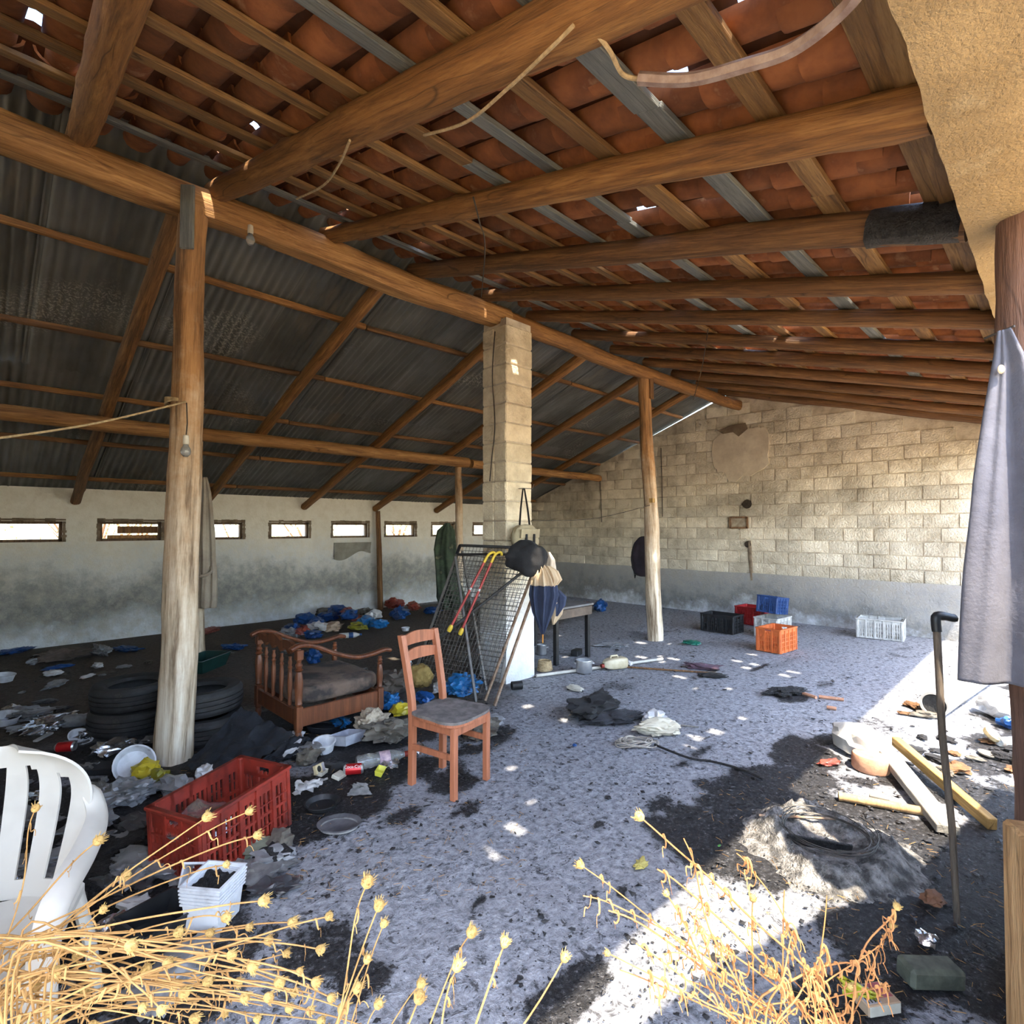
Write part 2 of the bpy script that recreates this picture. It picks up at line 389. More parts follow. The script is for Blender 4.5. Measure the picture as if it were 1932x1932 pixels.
# ------------------------------------------------------------------ long low wall with the row of small windows
WINPX = [(-60,118), (188,305), (398,458), (510,583), (627,694), (727,783), (815,857), (893,925)]
WINZ = (1.36, 1.63)
wins = []
for a, b in WINPX:
    wins.append((atY(a, 1000, YW).x, atY(b, 1000, YW).x))
ZT = 2.07
mb = MB(); th = .2; yc = YW+th/2
def uneven_panel(mb, X0, X1, Z0, Z1):
    """front skin of the wall, hand-laid and slightly wavy"""
    nu = max(1, int((X1-X0)/.12)); nv = max(1, int((Z1-Z0)/.12))
    mb.grid(lambda u, t: (X0+(X1-X0)*u, YW - .012 + .014*fb((X0+(X1-X0)*u)*1.6, (Z0+(Z1-Z0)*t)*1.6, 4), Z0+(Z1-Z0)*t), nu, nv)
xa, xb = -1.6, XG+.2
mb.box(((xa+xb)/2, yc+.012, WINZ[0]/2), (xb-xa, th, WINZ[0])); uneven_panel(mb, xa, xb, 0, WINZ[0])
mb.box(((xa+xb)/2, yc+.012, (WINZ[1]+ZT)/2), (xb-xa, th, ZT-WINZ[1])); uneven_panel(mb, xa, xb, WINZ[1], ZT)
e = [xa] + [q for w_ in wins for q in w_] + [xb]
for k in range(0, len(e), 2):
    if e[k+1]-e[k] < .02: continue
    mb.box(((e[k]+e[k+1])/2, yc+.012, sum(WINZ)/2), (e[k+1]-e[k], th, WINZ[1]-WINZ[0])); uneven_panel(mb, e[k], e[k+1], *WINZ)
ST(mb.build('wall_left', WPL, smooth=True))
WFR = woodmat('window_frame_wood', (.24,.15,.08), (.13,.08,.045), rnd=.3)
for k, (a, b) in enumerate(wins):
    f = ST(root('window_%d' % (k+1), ((a+b)/2, YW+.06, WINZ[0])))
    wd = b-a; hh = WINZ[1]-WINZ[0]; t = .035
    for c, d in (((0,0,t/2),(wd,.06,t)), ((0,0,hh-t/2),(wd,.06,t)), ((-wd/2+t/2,0,hh/2),(t,.06,hh)), ((wd/2-t/2,0,hh/2),(t,.06,hh))):
        q = MB(); q.bbox(c, (d[0]*.999, d[1], d[2]*.999), .004); q.build('frame_bar', WFR, f)
    if k == 1:
        q = MB(); q.box((.12, .09, .155), (wd*.72, .02, .10)); q.build('board', LOGD, f)
        q = MB(); q.box((.05, .05, .055), (wd*.86, .02, .05)); q.build('board', LOGP, f)
    # rough unpainted rim where the plaster was cut away around the opening
    q = MB()
    for s_, (c, L_, vert) in enumerate((((0, -.074, hh+.02), wd+.06, 0), ((-wd/2-.015, -.074, hh/2), hh, 1), ((wd/2+.015, -.074, hh/2), hh, 1))):
        n = 9
        for i in range(n):
            u = (i+.5)/n-.5; ww = .035*(.6+R.random())
            q.box((c[0]+(0 if vert else u*L_), c[1], c[2]+(u*L_ if vert else 0)), ((ww if vert else L_/n*1.02), .012, (L_/n*1.02 if vert else ww)))
    q.build('broken_rim', M('raw_rim', (.27,.21,.15), (.16,.12,.085), scale=12, rough=1, bump=.6), f)

# ------------------------------------------------------------------ far gable wall of blocks
def zmetal(Y): return 4.06 - .382*(Y-YR)
ZS = .281
def ztile(Y): return 3.98 - ZS*(YR-Y)       # top of battens under the tiles
gw = MB()
gw.prism([(-.3, 0), (9.5, 0), (9.5, zmetal(9.5)), (YR+.1, 3.92), (YR-.1, 3.92), (-.3, ztile(-.3)-.06)], 0, .22, Matrix(((0,0,1,XG+.012),(1,0,0,0),(0,1,0,0),(0,0,0,1))))
GW = ST(gw.build('wall_back', MORTAR))
def block_mesh(name, d, mat, seed, chip=.006, n=(5,3)):
    """rough block: x = depth (front at -x), y = length, z = height; softened rim, pitted face"""
    rr_ = random.Random(seed); q = MB(); dx, L, H = d
    nu, nv = n
    def face(u, t):
        y = (u-.5)*L; z = (t-.5)*H
        edge = min(u, 1-u, t, 1-t)
        x = -dx/2 + (0.007 if edge < .001 else 0) + chip*nz(y*14+seed*3, z*14, seed)
        if edge < .001:
            y += .008*nz(z*22, seed, 2)*(1); z += .007*nz(y*18, seed, 5)
            y *= .99; z *= .98
        return (x, y, z)
    q.grid(face, nu, nv)
    w = nu+1; per = list(range(w)) + [j*w+nu for j in range(1, nv+1)] + [nv*w+i for i in range(nu-1, -1, -1)] + [j*w for j in range(nv-1, 0, -1)]
    b = len(q.v)
    for i in per: v_ = q.v[i]; q.v.append((dx/2, v_[1]*1.01, v_[2]*1.01))
    m_ = len(per)
    for i in range(m_):
        q.f.append((per[(i+1)%m_], per[i], b+i, b+(i+1)%m_)); q.m.append(0)
    q.f = [f_[::-1] for f_ in q.f]
    return q.mesh(name, mat, smooth=True, angle=50)
BM = [block_mesh('block', (.03, .385, .185), BLOCK, k) for k in range(4)]
BH = [block_mesh('block', (.03, .185, .185), BLOCK, k+10) for k in range(2)]
zb = .74; course = 0; nblk = 0
while zb < 3.75:
    y = -.2 + (.2 if course % 2 else 0)
    while y < 9.2:
        yc_ = y+.2
        top = min(zmetal(y+.36), zmetal(y+.04), ) if yc_ > YR else min(ztile(y+.04), ztile(y+.36))-.05
        if zb+.19 < min(top-.03, 3.85) and nblk < 298 and y > .2:
            o = link('block', BM[R.randrange(4)], GW, (XG+.006+R.uniform(-.005,.005), yc_+R.uniform(-.006,.006), zb+.1+R.uniform(-.004,.004)), (R.uniform(-.012,.012), 0, 0)); nblk += 1
        y += .4
    zb += .2; course += 1
q = MB()
q.grid(lambda u, t: (XG-.03+.008*fb(u*20, t*2, 3), -.3+9.6*u, .76*t + (.02*fb(u*9, 2, 1) if t > .99 else 0)), 80, 8)
q.box((XG+.005, 4.5, .37), (.05, 9.6, .74))
q.build('render_band', BAND, GW, smooth=True)
# trowelled patch of cement near the ridge
pc = atX(1396, 852, XG); q = MB(); pp = []
for i in range(26):
    a = 2*PI*i/26; r_ = 1+.3*nz(math.cos(a)*2, math.sin(a)*2, 7)+.1*nz(math.cos(a)*7, math.sin(a)*7, 3)
    pp.append((pc.y+.5*r_*math.cos(a), pc.z+.47*r_*math.sin(a)))
q.prism(pp, -.03, .0, Matrix(((0,0,1,XG+.002),(1,0,0,0),(0,1,0,0),(0,0,0,1))))
q.build('cement_patch', M('cement_patch', (.66,.59,.47), (.50,.43,.34), scale=3, rough=.95, bump=.4, bscale=30), GW)
pc = atX(1385, 812, XG-.03); q = MB()
q.prism([(pc.y+.28, pc.z+.02), (pc.y+.1, pc.z+.09), (pc.y-.2, pc.z+.11), (pc.y-.24, pc.z+.0), (pc.y-.16, pc.z-.06), (pc.y-.08, pc.z-.12), (pc.y+.02, pc.z-.03), (pc.y+.2, pc.z-.04)], -.004, .004, Matrix(((0,0,1,XG-.034),(1,0,0,0),(0,1,0,0),(0,0,0,1))))
q.build('bare_plaster_scar', M('scar', (.20,.15,.10), (.14,.10,.07), scale=8, rough=1, bump=.5), GW)
# recessed junction box and pipe hole
for (px, py, rr_) in ((1410, 951, .07), (1411, 1027, .05)):
    pc = atX(px, py, XG-.02); q = MB()
    q.lathe([(rr_*.2,-.01),(rr_*.8,-.012),(rr_,0),(rr_*1.15,.012)], 12, Matrix.Translation((XG-.018, pc.y, pc.z)) @ Matrix.Rotation(-PI/2, 4, 'Y'))
    q.build('hole', M('hole_dark', (.02,.015,.012), (.05,.035,.025), scale=20, rough=1), GW)
pc = atX(1394, 986, XG-.03); jb = T(root('junction_box', (XG-.035, pc.y, pc.z)), 'rusty open junction box set in the far block wall', 'junction box')
q = MB()
for c, d in (((0,0,.09),(.03,.3,.03)), ((0,0,-.09),(.03,.3,.03)), ((0,.15,0),(.03,.03,.2)), ((0,-.15,0),(.03,.03,.2))): q.box(c, d)
q.build('box_rim', M('rust', (.25,.14,.07), (.13,.07,.04), scale=25, rough=.9, bump=.4), jb)
q = MB(); q.box((.012,0,0),(.01,.28,.17)); q.build('back_plate', M('box_back', (.42,.36,.27), (.28,.22,.16), scale=14), jb)
# vertical gouge under the junction box
q = MB(); p0 = atX(1413, 1020, XG-.03); p1 = atX(1418, 1095, XG-.03)
q.tube([p0.lerp(p1, k/8)+Vector((.012, .02*nz(k, 3), 0)) for k in range(9)], [.03+.012*nz(k*2, 1) for k in range(9)], 6, flat=.5)
q.build('wall_gouge', M('raw_rim', (.27,.21,.15)), GW)

# ------------------------------------------------------------------ block pillar in the middle of the ridge
PX0, PX1, PY0, PY1 = 3.81, 4.19, 3.92, 4.28
mb = MB(); mb.box(((PX0+PX1)/2, (PY0+PY1)/2, 1.84), (PX1-PX0-.02, PY1-PY0-.02, 3.68)); PIL = ST(mb.build('pillar', MORTAR), 'tall square pillar of limewashed concrete blocks carrying the ridge')
pm_ = []
for k in range(4):
    q = MB(); q.bbox((0,0,0), (.385, .178, .19), .011)
    q.v = [(x+.004*nz(x*9,y*9,z*9+k), y+.004*nz(x*9+5,y*9,z*9+k), z+.003*nz(x*9,y*9+5,z*9+k)) for x,y,z in q.v]
    pm_.append(q.mesh('block', PBLOCK))
for c_ in range(18):
    for s_ in (0, 1):
        o = link('block', pm_[R.randrange(4)], PIL, ((PX0+PX1)/2+R.uniform(-.006,.006), PY0+.09+.18*s_+R.uniform(-.003,.003), .1+.2*c_+.015), (0, 0, R.choice((0, PI))+R.uniform(-.01,.01)))
mb = MB()
def pcoat(u, t):
    a = u*4; k = int(min(a, 3.999)); f_ = a-k
    cs = [(PX0-.014,PY0-.014),(PX1+.014,PY0-.014),(PX1+.014,PY1+.014),(PX0-.014,PY1+.014)]
    x = cs[k][0]+(cs[(k+1)%4][0]-cs[k][0])*f_; y = cs[k][1]+(cs[(k+1)%4][1]-cs[k][1])*f_
    return (x+.003*nz(x*8,y*8,t*9), y+.003*nz(x*8+3,y*8,t*9), t*(1.12+.05*nz(u*14, 1)))
mb.grid(pcoat, 40, 14); mb.build('whitewash_coat', WPLP, PIL, smooth=True)

# ------------------------------------------------------------------ timbers
def log_mesh(name, L, r0, r1, seed, mat, seg=14, lump=.10, bend=.03, square=0.0, knots=6, ringlen=.09):
    q = MB(); n = max(6, int(L/ringlen)); rr_ = random.Random(seed); V = []
    kn = [(rr_.random(), rr_.random()*2*PI, rr_.uniform(.08,.2)) for _ in range(int(knots*L/3)+1)]
    bx, by = rr_.uniform(-1,1)*bend*L*.3, rr_.uniform(-1,1)*bend*L*.3
    for i in range(n+1):
        t = i/n; z = t*L; r = r0+(r1-r0)*t; s_ = math.sin(t*PI)
        ox = bx*s_ + .25*r*nz(z*.8, seed, 1); oy = by*s_ + .25*r*nz(z*.8, seed, 7)
        for k in range(seg):
            a = 2*PI*k/seg; ca, sa = math.cos(a), math.sin(a)
            rad = r*(1 + lump*fb(ca*1.2+seed, sa*1.2, z*2.2) + lump*.5*nz(ca*3, sa*3+seed, z*.6))
            if square: rad *= 1-square + square*min(1.28, 1/max(abs(ca), abs(sa)))*1.0
            for kt, ka, kr in kn:
                da = abs((a-ka+PI) % (2*PI)-PI); dz = (z-kt*L)/.06
                if da < .7 and abs(dz) < 2: rad *= 1 + kr*math.exp(-(da/.3)**2-dz*dz)
            V.append((ox+ca*rad, oy+sa*rad, z))
    F = [(i*seg+k, i*seg+(k+1)%seg, (i+1)*seg+(k+1)%seg, (i+1)*seg+k) for i in range(n) for k in range(seg)]
    F += [tuple(range(seg))[::-1], tuple(n*seg+k for k in range(seg))]
    q.add(V, F); return q.mesh(name, mat, smooth=True, angle=60)
def log(name, p0, p1, r0, r1, seed, mat, **k):
    p0, p1 = Vector(p0), Vector(p1)
    return link(name, log_mesh(name, (p1-p0).length, r0, r1, seed, mat, **k), None, mw=frame(p0, p1))
# ridge beam, two lengths meeting over the pillar
o = log('ridge_beam', (-.35, YR+.02, 3.75), (3.98, YR, 3.725), .098, .10, 11, LOGP, square=.75, lump=.07, bend=.006)
T(o, 'thick squared ridge beam running from overhead to the block pillar', 'beam')
o = log('ridge_beam', (3.99, YR, 3.74), (XG+.05, YR-.1, 3.69), .085, .08, 12, LOG, square=.4, lump=.1, bend=.012)
T(o, 'ridge log running from the block pillar to the far gable wall', 'beam')
# posts
POLE = None
m, nt, p = mk('weathered_pole')
v = mapping(nt, (1,1,.07)); v1 = mapping(nt)
g1 = ntex(nt, v, 16, 5, .7); g2 = ntex(nt, v1, 5, 4, .75)
sep = nt.nodes.new('ShaderNodeSeparateXYZ'); nt.links.new(v1, sep.inputs[0])
wcol = ramp(nt, g1, [(.32,(.52,.30,.13)),(.5,(.36,.19,.08)),(.64,(.14,.075,.035))])
pale = ramp(nt, g1, [(.34,(.84,.78,.66)),(.52,(.60,.50,.37)),(.66,(.20,.14,.09))])
k = math_(nt, 'MULTIPLY_ADD', sep.outputs['Z'], -.42, math_(nt, 'MULTIPLY_ADD', g2, 1.3, .55), clamp=True)
nt.links.new(mixc(nt, k, wcol, pale), p.inputs['Base Color']); p.inputs['Roughness'].default_value = .8
bumpn(nt, p, g1, .7, .02); POLE = m
o = log('wooden_pole', (1.0, 4.22, 0), (1.04, YR, 3.70), .108, .082, 21, POLE, lump=.10, bend=.006, square=.25, seg=20)
T(o, 'bleached wooden pole under the ridge beam beside the stacked tyres', 'pole'); POLE_O = o
q = MB(); q.bbox((0, 0, .21), (.085, .022, .42), .004)
o = q.build('splice_board', BATG, loc=(1.0-.03, YR-.125, 3.36), rot=(0, 0, math.radians(-40)))
T(o, 'grey splice board nailed at the top of the near pole', 'board')
o = log('wooden_pole', (6.74, 3.98, 0), (6.66, YR, 3.66), .108, .08, 22, POLE, lump=.12, bend=.012)
T(o, 'wooden pole with a yellowed foot hung with a black backpack', 'pole')
q = MB(); q.bbox((0,0,.16), (.09,.03,.36), .004); o = q.build('splice_board', LOGD, loc=(6.72, YR-.09, 3.36)); T(o, 'brown splice board nailed at the top of the far pole', 'board')
o = log('wooden_pole', (1.9, 7.02, 0), (1.86, 7.03, 2.54), .075, .055, 23, POLE, lump=.1); T(o, 'slim pole behind the near pole holding beige trousers', 'pole')
o = log('wooden_pole', (5.75, 7.0, 0), (5.7, 7.0, 2.54), .07, .055, 24, POLE, lump=.1); T(o, 'slim pole under the round purlin behind the block pillar', 'pole')
o = log('wooden_pole', (5.55, 9.12, 0), (5.5, 9.15, 1.86), .055, .045, 25, LOGD, lump=.1); T(o, 'short dark pole standing against the long windowed wall', 'pole')
# round purlin under the sheet roof
o = log('round_purlin', (-.4, 7.0, 2.62), (5.9, 7.0, 2.63), .075, .085, 31, LOGP, lump=.06, bend=.004); T(o, 'long round purlin log lashed under the near sheet roof', 'beam')
o = log('round_purlin', (5.98, 7.0, 2.62), (XG+.05, 7.0, 2.60), .075, .07, 32, LOGP, lump=.06, bend=.004); T(o, 'round purlin log with flaking white paint meeting the gable wall', 'beam')
ORD = ['first','second','third','fourth','fifth','sixth','seventh','eighth','ninth','tenth','eleventh','twelfth']
for i, X in enumerate((1.0, 2.63, 4.24, 5.6, 7.0, 8.4)):
    dx = (.0, .08, .12, .1, .05, .05)[i]
    o = log('sheet_rafter', (X, YR+.13, zmetal(YR+.13)-.195), (X-dx, 9.26, zmetal(9.26)-.19), .062, .055, 41+i, LOGD if i in (0,) else LOG, lump=.09, bend=.008, square=.35)
    T(o, '%s sloping log rafter from the camera under the corrugated sheets' % ORD[i], 'rafter', 'rafters under the sheet roof')
for i, Y in enumerate((5.05, 6.03, 6.98, 7.95, 8.88)):
    n = 3; xs = [-.5, 2.9, 6.2, XG]
    for k in range(3):
        jit = R.uniform(-.03,.03)
        o = log('sheet_batten', (xs[k], Y+jit, zmetal(Y+jit)-.058), (xs[k+1]-.02, Y-jit, zmetal(Y-jit)-.058), .027, .03, 60+i*4+k, LOGD if (i+k) % 2 else LOG, seg=8, lump=.14, bend=.006, square=.5, ringlen=.14)
        T(o, '%s batten below the ridge under the corrugated sheets, %s length' % (ORD[i], ('near','middle','far')[k]), 'batten', 'battens under the sheet roof')
# log rafters under the tiles
XR = [.43, 1.18, 2.0, 2.85, 3.64, 4.4, 5.2, 6.0, 6.8, 7.6, 8.4, 9.2]
for i, X in enumerate(XR):
    y0_ = YR+.06; y1_ = .238
    r0 = (.07,.072,.062,.068,.06,.058,.058,.06,.06,.062,.06,.06)[i]; r1 = (.075,.082,.072,.074,.06,.058,.06,.064,.06,.062,.06,.06)[i]
    sk = (-.18,.0,.0,.0,.05,.0,.06,-.05,.05,-.05,.08,.0)[i]
    o = log('log_rafter', (X, y0_, ztile(y0_)-.03-r0), (X+sk, y1_, ztile(y1_)-.03-r1), r0, r1, 80+i, (LOG, LOG, LOG, LOGD, LOGD, LOGD)[min(i,5)] if i != 3 else LOGD, lump=.08, bend=.006, knots=9, seg=16)
    T(o, '%s log rafter from the camera under the clay tiles' % ORD[i] + (', its outer end charred' if i == 3 else ''), 'rafter', 'log rafters under the tile roof')
q = log_mesh('charred_end', .34, .082, .08, 99, CHAR, lump=.16)
E = [o for o in bpy.data.objects if o.name == 'log_rafter.003'][0]
o = link('charred_end', q, E, (0, 0, (Vector((0,YR-.2,ZS*(YR-.2)))).length-.335)); o['label'] = 'charred black end of the log'

# ------------------------------------------------------------------ roof of corrugated sheets
RM = ST(root('roof_sheet', (0,0,0)))
def sheet_mesh(name, w, L, seed):
    q = MB(); wl = .076; n = int(w/wl)*8; rows = 4
    q.grid(lambda u, t: (u*w, t*L, .011*math.sin(u*w/wl*2*PI) + .006*nz(u*2+seed, t*3, seed)), n, rows)
    return q.mesh(name, SHEET, smooth=True, angle=180)
SMs = [sheet_mesh('corrugated_sheet', .912, 2.95, k) for k in range(3)]
ang = math.atan(-.382)
for r_, (ya, L) in enumerate(((6.72, 2.95), (YR-.06, 2.95))):
    for c_ in range(12):
        X = -.55+c_*.86
        link('corrugated_sheet', SMs[R.randrange(3)], RM, (X, ya+R.uniform(-.02,.02), zmetal(ya)+.016*r_+.004*(c_ % 2)), (ang, 0, R.uniform(-.004,.004)))

# ------------------------------------------------------------------ roof of clay tiles
RT = ST(root('roof_tile', (0,0,0)))
SLOPE = math.atan(ZS); CS = math.cos(SLOPE)
BY = [.36+.345*k for k in range(11)]
for k, Y in enumerate(BY):
    xs = [-.3, 2.2+.5*math.sin(k*2.1), 4.9+.6*math.sin(k*1.3+1), 7.4+.4*math.cos(k), XG]
    for j in range(4):
        wdt = (.10 if k in (1,2,3) else .085)*R.uniform(.85,1.1)
        q = MB(); L = xs[j+1]-xs[j]; q.bbox((0,0,L/2), (wdt, .024, L), .003)
        q.v = [(x+.006*nz(z*3, k, 2), y, z) for x, y, z in q.v]
        g = (k in (2,4) and j < 2) or (k == 2 and j == 2) or R.random() < .22
        yj = Y+R.uniform(-.012,.012)
        if k == 1: g = False
        o = q.build('batten', BATG if g else BATB, RT, mw=Matrix.Translation((0, yj, ztile(yj)-.013)) @ Matrix.Rotation(SLOPE, 4, 'X') @ frame((xs[j],0,0), (xs[j+1],R.uniform(-.015,.015),0)))
# wall plate where the tiles come down on the lintel
q = MB(); q.bbox((0,0,5), (.12,.03,9.8), .004); q.build('wall_plate', BATB, RT, mw=Matrix.Translation((0,.27,ztile(.27)-.02)) @ frame((-.1,0,0),(9.7,0,0)))
def tile_arc(w, dpt, L, tp, up, th=.012, seg=8, rows=2):
    q = MB(); V = []; n = seg+1
    for s_ in (0, 1):
        for j in range(rows+1):
            t = j/rows; ww = (w/2-s_*th)*(1-(1-tp)*t); dd = (dpt-s_*th)
            for k in range(n):
                a = PI*k/seg
                V.append((ww*math.cos(a), (t-.5)*L, (1 if up else -1)*dd*math.sin(a)))
    F = []; o_ = n*(rows+1)
    for j in range(rows):
        for k in range(seg):
            a = j*n+k; f = (a, a+1, a+1+n, a+n)
            F.append(f); F.append(tuple(i+o_ for i in f[::-1]))
        for k in (0, seg):
            a = j*n+k; F.append((a, a+n, a+n+o_, a+o_))
    for j in (0, rows):
        for k in range(seg):
            a = j*n+k; F.append((a, a+o_, a+1+o_, a+1))
    q.add(V, F); return q
TW, TSP, TLEN, RSP = .192, .225, .43, .345
tmesh = [tile_arc(TW, .062, TLEN, .88, False).mesh('tile', TILE, smooth=True, angle=50) for _ in range(1)]
tnarrow = tile_arc(.14, .055, TLEN, .9, False).mesh('tile', TILE, smooth=True, angle=50)
SPOTS = [(975,1572),(937,1612),(1013,1505),(1052,1515),(945,1449),(1055,1363),(1090,1330),(830,1801),(1000,1330),(850,1215),(1300,1413),(1340,1411),(1385,1428),(1350,1455),(1410,1362),(1320,1385),(1345,1387),(1375,1386),
  (1215,1240),(1252,1238),(1280,1241),(1247,1248),(1293,1277),(1363,1267),(1306,1297),(1390,1300),(1390,1246),(1397,1262),(1425,1250),(1404,1254),(1480,1268),(1483,1276),(1508,1266),(1625,1254),(1660,1257),(1487,1327),(470,1282),(530,1257),(545,1255),(627,1252),(740,1243),(1060,1197),(1065,1240),(1230,1203),(1265,1212),(1207,1213),(1720,1308)]
holes = []
def spot_to_roof(g):
    z = ztile(2)
    for _ in range(6):
        y = g.y - SUN_DY*(z-g.z); z = ztile(y)+.06
    return (g.x - SUN_DX*(z-g.z), g.y - SUN_DY*(z-g.z))
for s_ in SPOTS: holes.append(spot_to_roof(G(*s_)))
for px, py in ((205,160), (462,252), (1365,652), (1408,650), (70,70)):
    r_ = ray(px, py); d = 1.5
    for _ in range(12):
        q_ = EYE+r_*d; d *= (ztile(q_.y)+.05-EYE.z)/(q_.z-EYE.z) if q_.z > EYE.z else 1
    q_ = EYE+r_*d; holes.append((q_.x, q_.y))
def trace_hole(P):
    z = P.z
    for _ in range(12): z = ztile(P.y-SUN_DY*(z-P.z))+.06
    holes.append((P.x-SUN_DX*(z-P.z), P.y-SUN_DY*(z-P.z)))
trace_hole(atY(973, 698, PY0)); trace_hole(atY(966, 940, PY0)); trace_hole(atD(1034, 1050, 5.05)); trace_hole(atD(1012, 1088, 5.0)); trace_hole(G(1440, 1205, .2))
ncol = int((XG+.3)/TSP); X0T = -.4
rowsY = [YR+.02-CS*RSP*k-.14 for k in range(14)]
rowsY = [y for y in rowsY if y > -.12]
cand = []
for r_, y in enumerate(rowsY):
    for c_ in range(ncol+1):
        x = X0T+c_*TSP
        cand.append((math.hypot(x-.3, y-.5), x, y, r_, c_))
cand.sort()
def near_hole(x, y):
    for hx, hy in holes:
        if abs(y-hy) < .2 and abs(abs(x-hx)) < .15: return True
    return False
stuffT = MB()
for k, (d, x, y, r_, c_) in enumerate(cand):
    jx, jy, jr = R.uniform(-.006,.006), R.uniform(-.012,.012), R.uniform(-.02,.02)
    nh = near_hole(x, y)
    mw = Matrix.Translation((x+jx, y+jy, ztile(y+jy)+.066)) @ Matrix.Rotation(SLOPE-.035, 4, 'X') @ Matrix.Rotation(jr, 4, 'Z')
    if k < 300: link('tile', tnarrow if nh else tmesh[0], RT, mw=mw)
    else:
        q = tile_arc(.14 if nh else TW, .062, TLEN, .88, False, seg=6, rows=1)
        stuffT.add([mw @ Vector(v_) for v_ in q.v], q.f)
o = stuffT.build('far_tiles', TILE, RT, smooth=True, angle=50); o['kind'] = 'stuff'
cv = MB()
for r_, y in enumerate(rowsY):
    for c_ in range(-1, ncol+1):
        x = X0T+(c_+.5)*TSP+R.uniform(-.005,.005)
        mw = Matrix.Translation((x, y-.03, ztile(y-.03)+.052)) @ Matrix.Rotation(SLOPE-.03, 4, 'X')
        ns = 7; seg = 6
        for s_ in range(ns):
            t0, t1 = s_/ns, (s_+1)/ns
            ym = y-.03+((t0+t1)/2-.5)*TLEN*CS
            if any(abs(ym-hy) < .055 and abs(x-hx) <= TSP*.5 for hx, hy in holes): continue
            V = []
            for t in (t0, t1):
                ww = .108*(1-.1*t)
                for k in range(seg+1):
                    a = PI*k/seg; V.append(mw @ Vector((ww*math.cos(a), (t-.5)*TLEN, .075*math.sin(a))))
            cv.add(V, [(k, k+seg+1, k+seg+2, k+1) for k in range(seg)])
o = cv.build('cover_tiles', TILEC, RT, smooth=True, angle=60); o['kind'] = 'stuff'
rc = []
for k in range(24):
    x = -.1+k*.37
    if k in (17, 19, 20, 22, 23): continue
    q = tile_arc(.26, .09, .44, .88, True)
    link('ridge_tile', rc[0] if rc else q.mesh('ridge_tile', TILE, smooth=True, angle=50), RT, (x+.1, YR+.02, 4.10), (0, .03, -PI/2))
    if not rc: rc.append(bpy.data.objects['ridge_tile'].data)

# ------------------------------------------------------------------ concrete lintel along the open side and the post under it
mb = MB()
LZ = 2.70
mb.grid(lambda u, t: (-.15+9.8*u, -.16+.405*t+.012*nz(u*60, t*3)*(1 if t > .99 else 0), LZ+.006*fb(u*30, t*2, 3)), 160, 8)
mb.f = [f[::-1] for f in mb.f]
mb.box((4.75, .035, LZ+.085), (9.8, .39, .16))
ST(mb.build('lintel', CONC, smooth=True, angle=60), 'rough concrete lintel over the open side')
pc = atD(1955, 600, 2.06)
o = log('door_post', (pc.x, pc.y, 0), (pc.x-.03, pc.y+.01, LZ+.01), .098, .102, 51, woodmat('post_wood', (.30,.17,.12), (.17,.09,.065), (.08,.045,.035), rnd=.1), lump=.12, bend=.004, seg=18)
T(o, 'rough dark post under the lintel with the grey coat hung on it', 'post')
DPOST = Vector((pc.x, pc.y, 0))

# near gable wall, inferred and out of the picture, lengthened to shade chair and floor
mb = MB(); mb.prism([(1.25,0),(9.5,0),(9.5,zmetal(9.5)-.02),(YR,3.9),(1.25,ztile(1.25)-.05)], 0, .2, Matrix(((0,0,1,-.60),(1,0,0,0),(0,1,0,0),(0,0,0,1))))
ST(mb.build('wall_front', MORTAR))
# added wall stub, out of the picture, its top sloped to shade the floor
mb = MB(); mb.prism([(.75,0),(4.1,0),(4.1,1.1),(3.1,1.35),(2.6,1.5),(1.9,1.95),(1.35,2.28),(.75,2.45)], 0, .2, Matrix(((1,0,0,0),(0,0,-1,-.24),(0,1,0,0),(0,0,0,1))))
ST(mb.build('shade_stub', MORTAR))
# ------------------------------------------------------------------ object materials
ORW = woodmat('orange_painted_wood', (.50,.19,.10), (.42,.15,.075), rnd=0, rough=.5, bump=.12, sc=9)
SEATM = M('dusty_seat', (.22,.20,.19), (.12,.11,.105), scale=14, rough=.9, bump=.3)
VARN = woodmat('varnished_wood', (.21,.075,.03), (.13,.042,.018), (.07,.025,.012), rnd=0, rough=.42, bump=.15, sc=10)
CUSH = M('dirty_woven_cushion', (.16,.115,.09), (.04,.035,.035), scale=4, rough=1, bump=.8, bscale=160, bd=.006, lo=.4, hi=.56)
RUB = M('tyre_rubber', (.030,.031,.033), (.016,.016,.017), scale=12, rough=.75, bump=.3, c3=(.06,.055,.05))
BLACKP = M('black_plastic', (.02,.022,.026), (.012,.013,.015), scale=10, rough=.5, bump=.05)
REDP = M('red_plastic', (.27,.028,.016), (.16,.018,.012), scale=6, rough=.5, bump=.08, c3=(.03,.014,.014), lo=.40, hi=.58)
REDP2 = M('red_plastic_clean', (.40,.02,.025), (.30,.015,.02), scale=7, rough=.5, bump=.05)
BLUEP = M('blue_plastic', (.02,.06,.20), (.012,.04,.14), scale=7, rough=.5, bump=.05)
ORP = M('orange_plastic', (.66,.16,.04), (.52,.12,.035), scale=7, rough=.5, bump=.05)
WHP = M('greyed_white_plastic', (.50,.50,.49), (.34,.34,.33), scale=8, rough=.5, bump=.06)
CHW = M('white_chair_plastic', (.58,.565,.52), (.47,.45,.41), scale=3, rough=.42, bump=.05, c3=(.30,.28,.25), lo=.45, hi=.66)
WHT = M('white_tub_plastic', (.66,.69,.74), (.48,.50,.54), scale=9, rough=.4, bump=.06, c3=(.12,.12,.13), lo=.45, hi=.64)
GRP = M('translucent_grey_plastic', (.42,.45,.52), (.28,.30,.36), scale=9, rough=.3, bump=.05)
ALU = M('aluminium_pot', (.62,.63,.65), (.46,.47,.5), scale=6, rough=.38, bump=.06, metal=.85)
